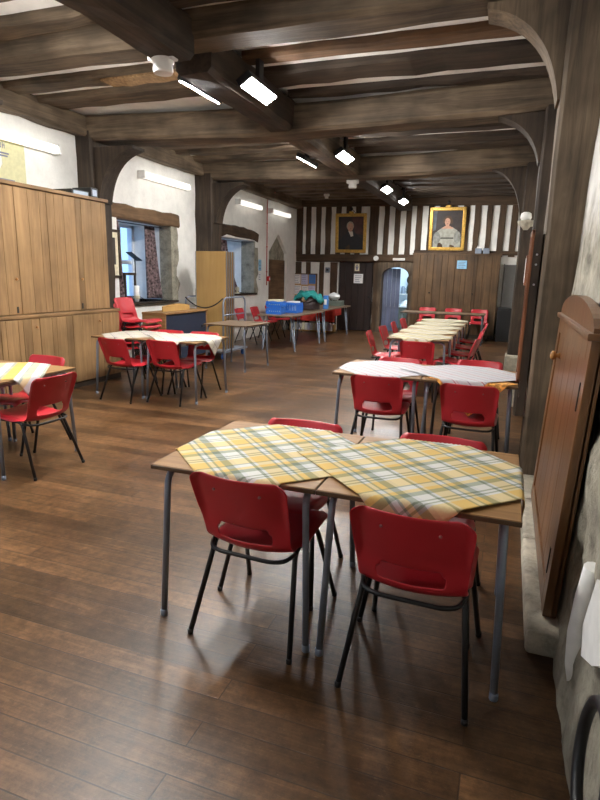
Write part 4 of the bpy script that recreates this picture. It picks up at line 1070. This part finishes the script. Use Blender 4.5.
MB().box(-.14, .14, -.008, -.005, -.004, .004).build('printed_line', 'cork', t)
t = thing('emergency_light', 'small white emergency lamp on the post between the two far doors', 'lamp', (-3.44, FW-.09, 1.97)); MB().lathe([(.06, -.05), (.07, -.03), (.07, 0)], (0, 0, 0), 14, 'Y').build('body', 'white', t); MB().box(-.03, .03, -.06, -.048, -.02, .02).build('lens', 'paper', t)
t = thing('thermostat', 'small dark thermostat on the white infill beside the dark door', 'thermostat', (-4.81, FW-.002, 1.64)); MB().box(-.06, .06, -.04, .0, -.07, .07, .006).build('case', 'legmetal', t); MB().box(-.03, .03, -.046, -.038, -.02, .03).build('dial', 'black', t)
t = thing('speaker_cabinet', 'black loudspeaker cabinet on the floor beside the plank panelling', 'speaker', (-.05, 14.95, 0)); MB().box(-.18, .17, -.20, .20, 0, .82, .01).build('cabinet', 'black', t)
MB().box(-.15, .14, -.208, -.198, .06, .76).build('grille', 'blacksteel', t)
t = thing('grey_panel', 'tall grey panel leaning on the far wall behind the black loudspeaker', 'panel', (.02, 15.24, 0)); MB().box(-.20, .20, 0, .03, 0, 1.86, .004, mat=Matrix.Rotation(math.radians(-2.5), 4, 'X')).build('sheet', 'greysheet', t); MB().box(-.21, -.19, -.008, .034, 0, 1.88, mat=Matrix.Rotation(math.radians(-2.5), 4, 'X')).build('edge_strip', 'oakdarkZ', t)
# kitchen shelf and crockery seen through the arch
t = thing('kitchen_shelf', 'pale wall shelf beyond the arched doorway', 'shelf', (-2.95, KY-.15, .98)); MB().box(-.5, .5, -.15, .15, 0, .03).build('board', 'white', t)
for s in (-.4, .4): MB().box(s-.015, s+.015, -.1, .15, -.12, 0).build('bracket', 'white', t)
t = thing('kitchen_worktop', 'pale kitchen worktop on a grey unit beyond the arched doorway', 'worktop', (-2.95, KY-.3, 0)); MB().box(-.6, .6, -.29, .29, .62, .66).build('top', 'white', t); MB().box(-.58, .58, -.26, .28, 0, .62).build('unit', 'greybox', t)
for (xx, zz, r, h_, m_, nm, lb) in [(-3.02, 1.01, .07, .22, 'legmetal', 'kettle', 'grey kettle on the kitchen shelf'), (-2.86, 1.01, .06, .26, 'black', 'coffee_jar', 'dark jar on the kitchen shelf beside the grey kettle'),
                                 (-2.70, 1.01, .07, .14, 'white', 'mug', 'white mug on the kitchen shelf')]:
    t = thing(nm, lb, nm.replace('_', ' '), (xx, KY-.16, zz)); MB().lathe([(r*.9, 0), (r, .02), (r*.95, h_*.7), (r*.6, h_*.95), (r*.5, h_)], (0, 0, 0), 16).build('body', m_, t)
    MB().tube([(r*.9, 0, h_*.2), (r*1.5, 0, h_*.35), (r*1.5, 0, h_*.6), (r*.9, 0, h_*.7)], .01, 6).build('handle', m_, t)
t = thing('dish_bowl', 'upturned white bowl on the kitchen worktop', 'bowl', (-2.88, KY-.3, .66)); MB().lathe([(.17, 0), (.16, .06), (.11, .12), (.05, .15), (.05, .17)], (0, 0, 0), 20).build('bowl', 'white', t)
t = thing('hanging_pan', 'black pan hanging on the kitchen wall above the shelf', 'pan', (-2.80, KY-.01, 1.42)); MB().lathe([(.14, -.08), (.13, -.01), (.02, -.005)], (0, 0, 0), 20, 'Y').build('pan', 'black', t); MB().box(-.015, .015, -.03, -.01, .1, .34).build('handle', 'black', t)

# ------------------------------------------------------------------ right-hand cupboard, cases, fittings
t = thing('wall_cupboard', 'varnished wooden wall cupboard with arched top beside the front tables', 'cupboard', (.265, 2.40, .105))
Y_ = 1.50; Ht = 1.20
lean = Matrix.Identity(4); lean[0][2] = .040
def LB(mb, *a, bev=.004): return mb.box(*a, bev, mat=lean)
mb = MB(); LB(mb, .0, .045, 0, .10, 0, Ht); LB(mb, .0, .045, Y_-.10, Y_, 0, Ht); LB(mb, .0, .045, .1, Y_-.1, Ht-.10, Ht); LB(mb, .0, .045, .1, Y_-.1, 0, .10); LB(mb, .03, .055, .0, Y_, 0, Ht)
mb.build('carcass', 'cupboard', t)
mb = MB(); y = .105
for k in range(5):
    w = (Y_-.21)/5; LB(mb, .008, .03, y, y+w-.003, .104, Ht-.104, bev=.003); y += w
d = mb.build('door', 'cupboard', t)
for z in (.22, .95): 
    mb = MB(); LB(mb, -.004, .006, .085, .105, z-.06, z+.06, bev=.002); mb.build('hinge', 'blacksteel', d)
mb = MB(); mb.lathe([(.02, 0), (.012, -.012), (.012, -.02), (.026, -.03), (.028, -.042), (.015, -.052), (.001, -.054)], (.008+.04*.98, Y_-.30, .98), 16, 'X'); mb.build('knob', 'knobwood', d)
mb = MB(); n = 24; poly = [(0, 0)]
for i in range(n+1):
    u = i/n; zz = .035+.105*max(0., math.sin(PI*u))**.55 if .0 < u < 1 else .035; poly.append((Y_*u, zz))
poly.append((Y_, 0))
mb.prism(poly, 'YZ', 0, .04); pm = mb.build('pediment', 'cupboard', t); pm.location = (.050, 0, Ht)
mb = MB(); mb.box(.030, .10, -.015, Y_+.015, Ht-.012, Ht+.016, .005); mb.build('moulding', 'cupboard', t)
# glazed case on the side of the near post
t = thing('notice_case', 'slim mahogany-framed case on the hall side of the near post', 'case', (.188, 4.46, .76))
mb = MB(); mb.box(-.078, -.058, 0, .03, 0, 1.1, .004); mb.box(-.078, -.058, .33, .36, 0, 1.1, .004); mb.box(-.078, -.058, 0, .36, 0, .03, .004); mb.box(-.078, -.058, 0, .36, 1.07, 1.1, .004); mb.build('frame', 'mahog', t)
MB().box(-.058, -.004, .004, .34, .01, 1.085).build('case_body', 'oakdarkZ', t)
MB().box(-.068, -.064, .028, .332, .028, 1.072).build('glass', 'glass', t)
for z in (.72, .86, .93): MB().lathe([(.001, -.012), (.008, -.01), (.008, .006)], (-.03, 0, z), 8, 'Y').build('screw_cap', 'chrome', t)
t = thing('small_frame', 'small reddish picture frame edge-on on the second post', 'picture', (.168, 6.85, 1.45)); MB().box(-.03, 0, -.12, .12, 0, .32, .004).build('frame', 'mahog', t); MB().box(-.034, -.029, -.10, .10, .03, .29).build('print', 'paper', t)
t = thing('corbel', 'pale stone bracket on the wall side between the second and third posts', 'bracket', (.16, 9.2, 2.22))
MB().box(-.04, .24, -.05, .05, .05, .12, .01).build('stone_tail', 'stone', t); MB().lathe([(.03, 0), (.06, .04), (.11, .08), (.12, .11), (.12, .13)], (-.03, 0, 0), 16).build('corbel_stone', 'stone', t); MB().lathe([(.06, .13), (.08, .17), (.07, .23), (.04, .25)], (-.04, 0, 0), 16).build('round_stone', 'white', t)
# dark iron hoop leaning on the wall in the foreground
t = thing('iron_hoop', 'black iron hoop leaning on the stone wall in the near corner', 'hoop', (.275, 1.17, 0))
mb = MB(); pts = [(-.02+.02*(1+math.sin(a))/2, .135*math.cos(a), .49+.14*math.sin(a)) for a in [2*PI*k/40 for k in range(40)]]
mb.tube(pts, .014, 8, closed=True); mb.build('ring', 'blacksteel', t)
MB().tube([(-.02, 0, .35), (-.02, .0, .0)], .012, 8).build('stem', 'blacksteel', t)

# ------------------------------------------------------------------ world, camera
w = bpy.data.worlds.new('World'); SC.world = w; w.use_nodes = True
nt = w.node_tree; bg = nt.nodes['Background']
tc = N(nt, 'ShaderNodeTexCoord'); sx = N(nt, 'ShaderNodeSeparateXYZ'); L(nt, tc, 'Generated', sx, 'Vector')
mr = N(nt, 'ShaderNodeMapRange'); mr.inputs['From Min'].default_value = -.3; mr.inputs['From Max'].default_value = .6; L(nt, sx, 'Z', mr, 'Value')
r = ramp(nt, [(0, (.22, .32, .46)), (.35, (.36, .60, 1.0)), (1, (.32, .56, 1.0))]); L(nt, mr, 'Result', r, 'Fac'); L(nt, r, 'Color', bg, 'Color')
bg.inputs['Strength'].default_value = .7
F, PITCH, YAW, ROLL, HC = 564.2, .21972, .34527, .02402, 1.516
cy, sy, cp, sp_ = math.cos(YAW), math.sin(YAW), math.cos(PITCH), math.sin(PITCH)
fw_ = V((-sy*cp, cy*cp, -sp_)); rt = V((cy, sy, 0)); up = rt.cross(fw_)
c_, s_ = math.cos(ROLL), math.sin(ROLL); r2 = rt*c_ + up*s_; u2 = up*c_ - rt*s_
cam = bpy.data.cameras.new('camera'); co = bpy.data.objects.new('camera', cam); COL.objects.link(co)
cam.sensor_fit = 'VERTICAL'; cam.sensor_height = 24.; cam.lens = F/800*24.; cam.clip_start = .05
co.matrix_world = Matrix(((r2.x, u2.x, -fw_.x, 0), (r2.y, u2.y, -fw_.y, 0), (r2.z, u2.z, -fw_.z, HC), (0, 0, 0, 1)))
SC.camera = co
SC.view_settings.view_transform = 'Standard'; SC.view_settings.look = 'None'; SC.view_settings.gamma = 1.; SC.view_settings.use_curve_mapping = False
SC.view_settings.exposure = 1.65
SC.cycles.use_denoising = True; SC.cycles.max_bounces = 8; SC.cycles.diffuse_bounces = 5; SC.cycles.caustics_reflective = False; SC.cycles.caustics_refractive = False
SC.cycles.sample_clamp_indirect = 6.
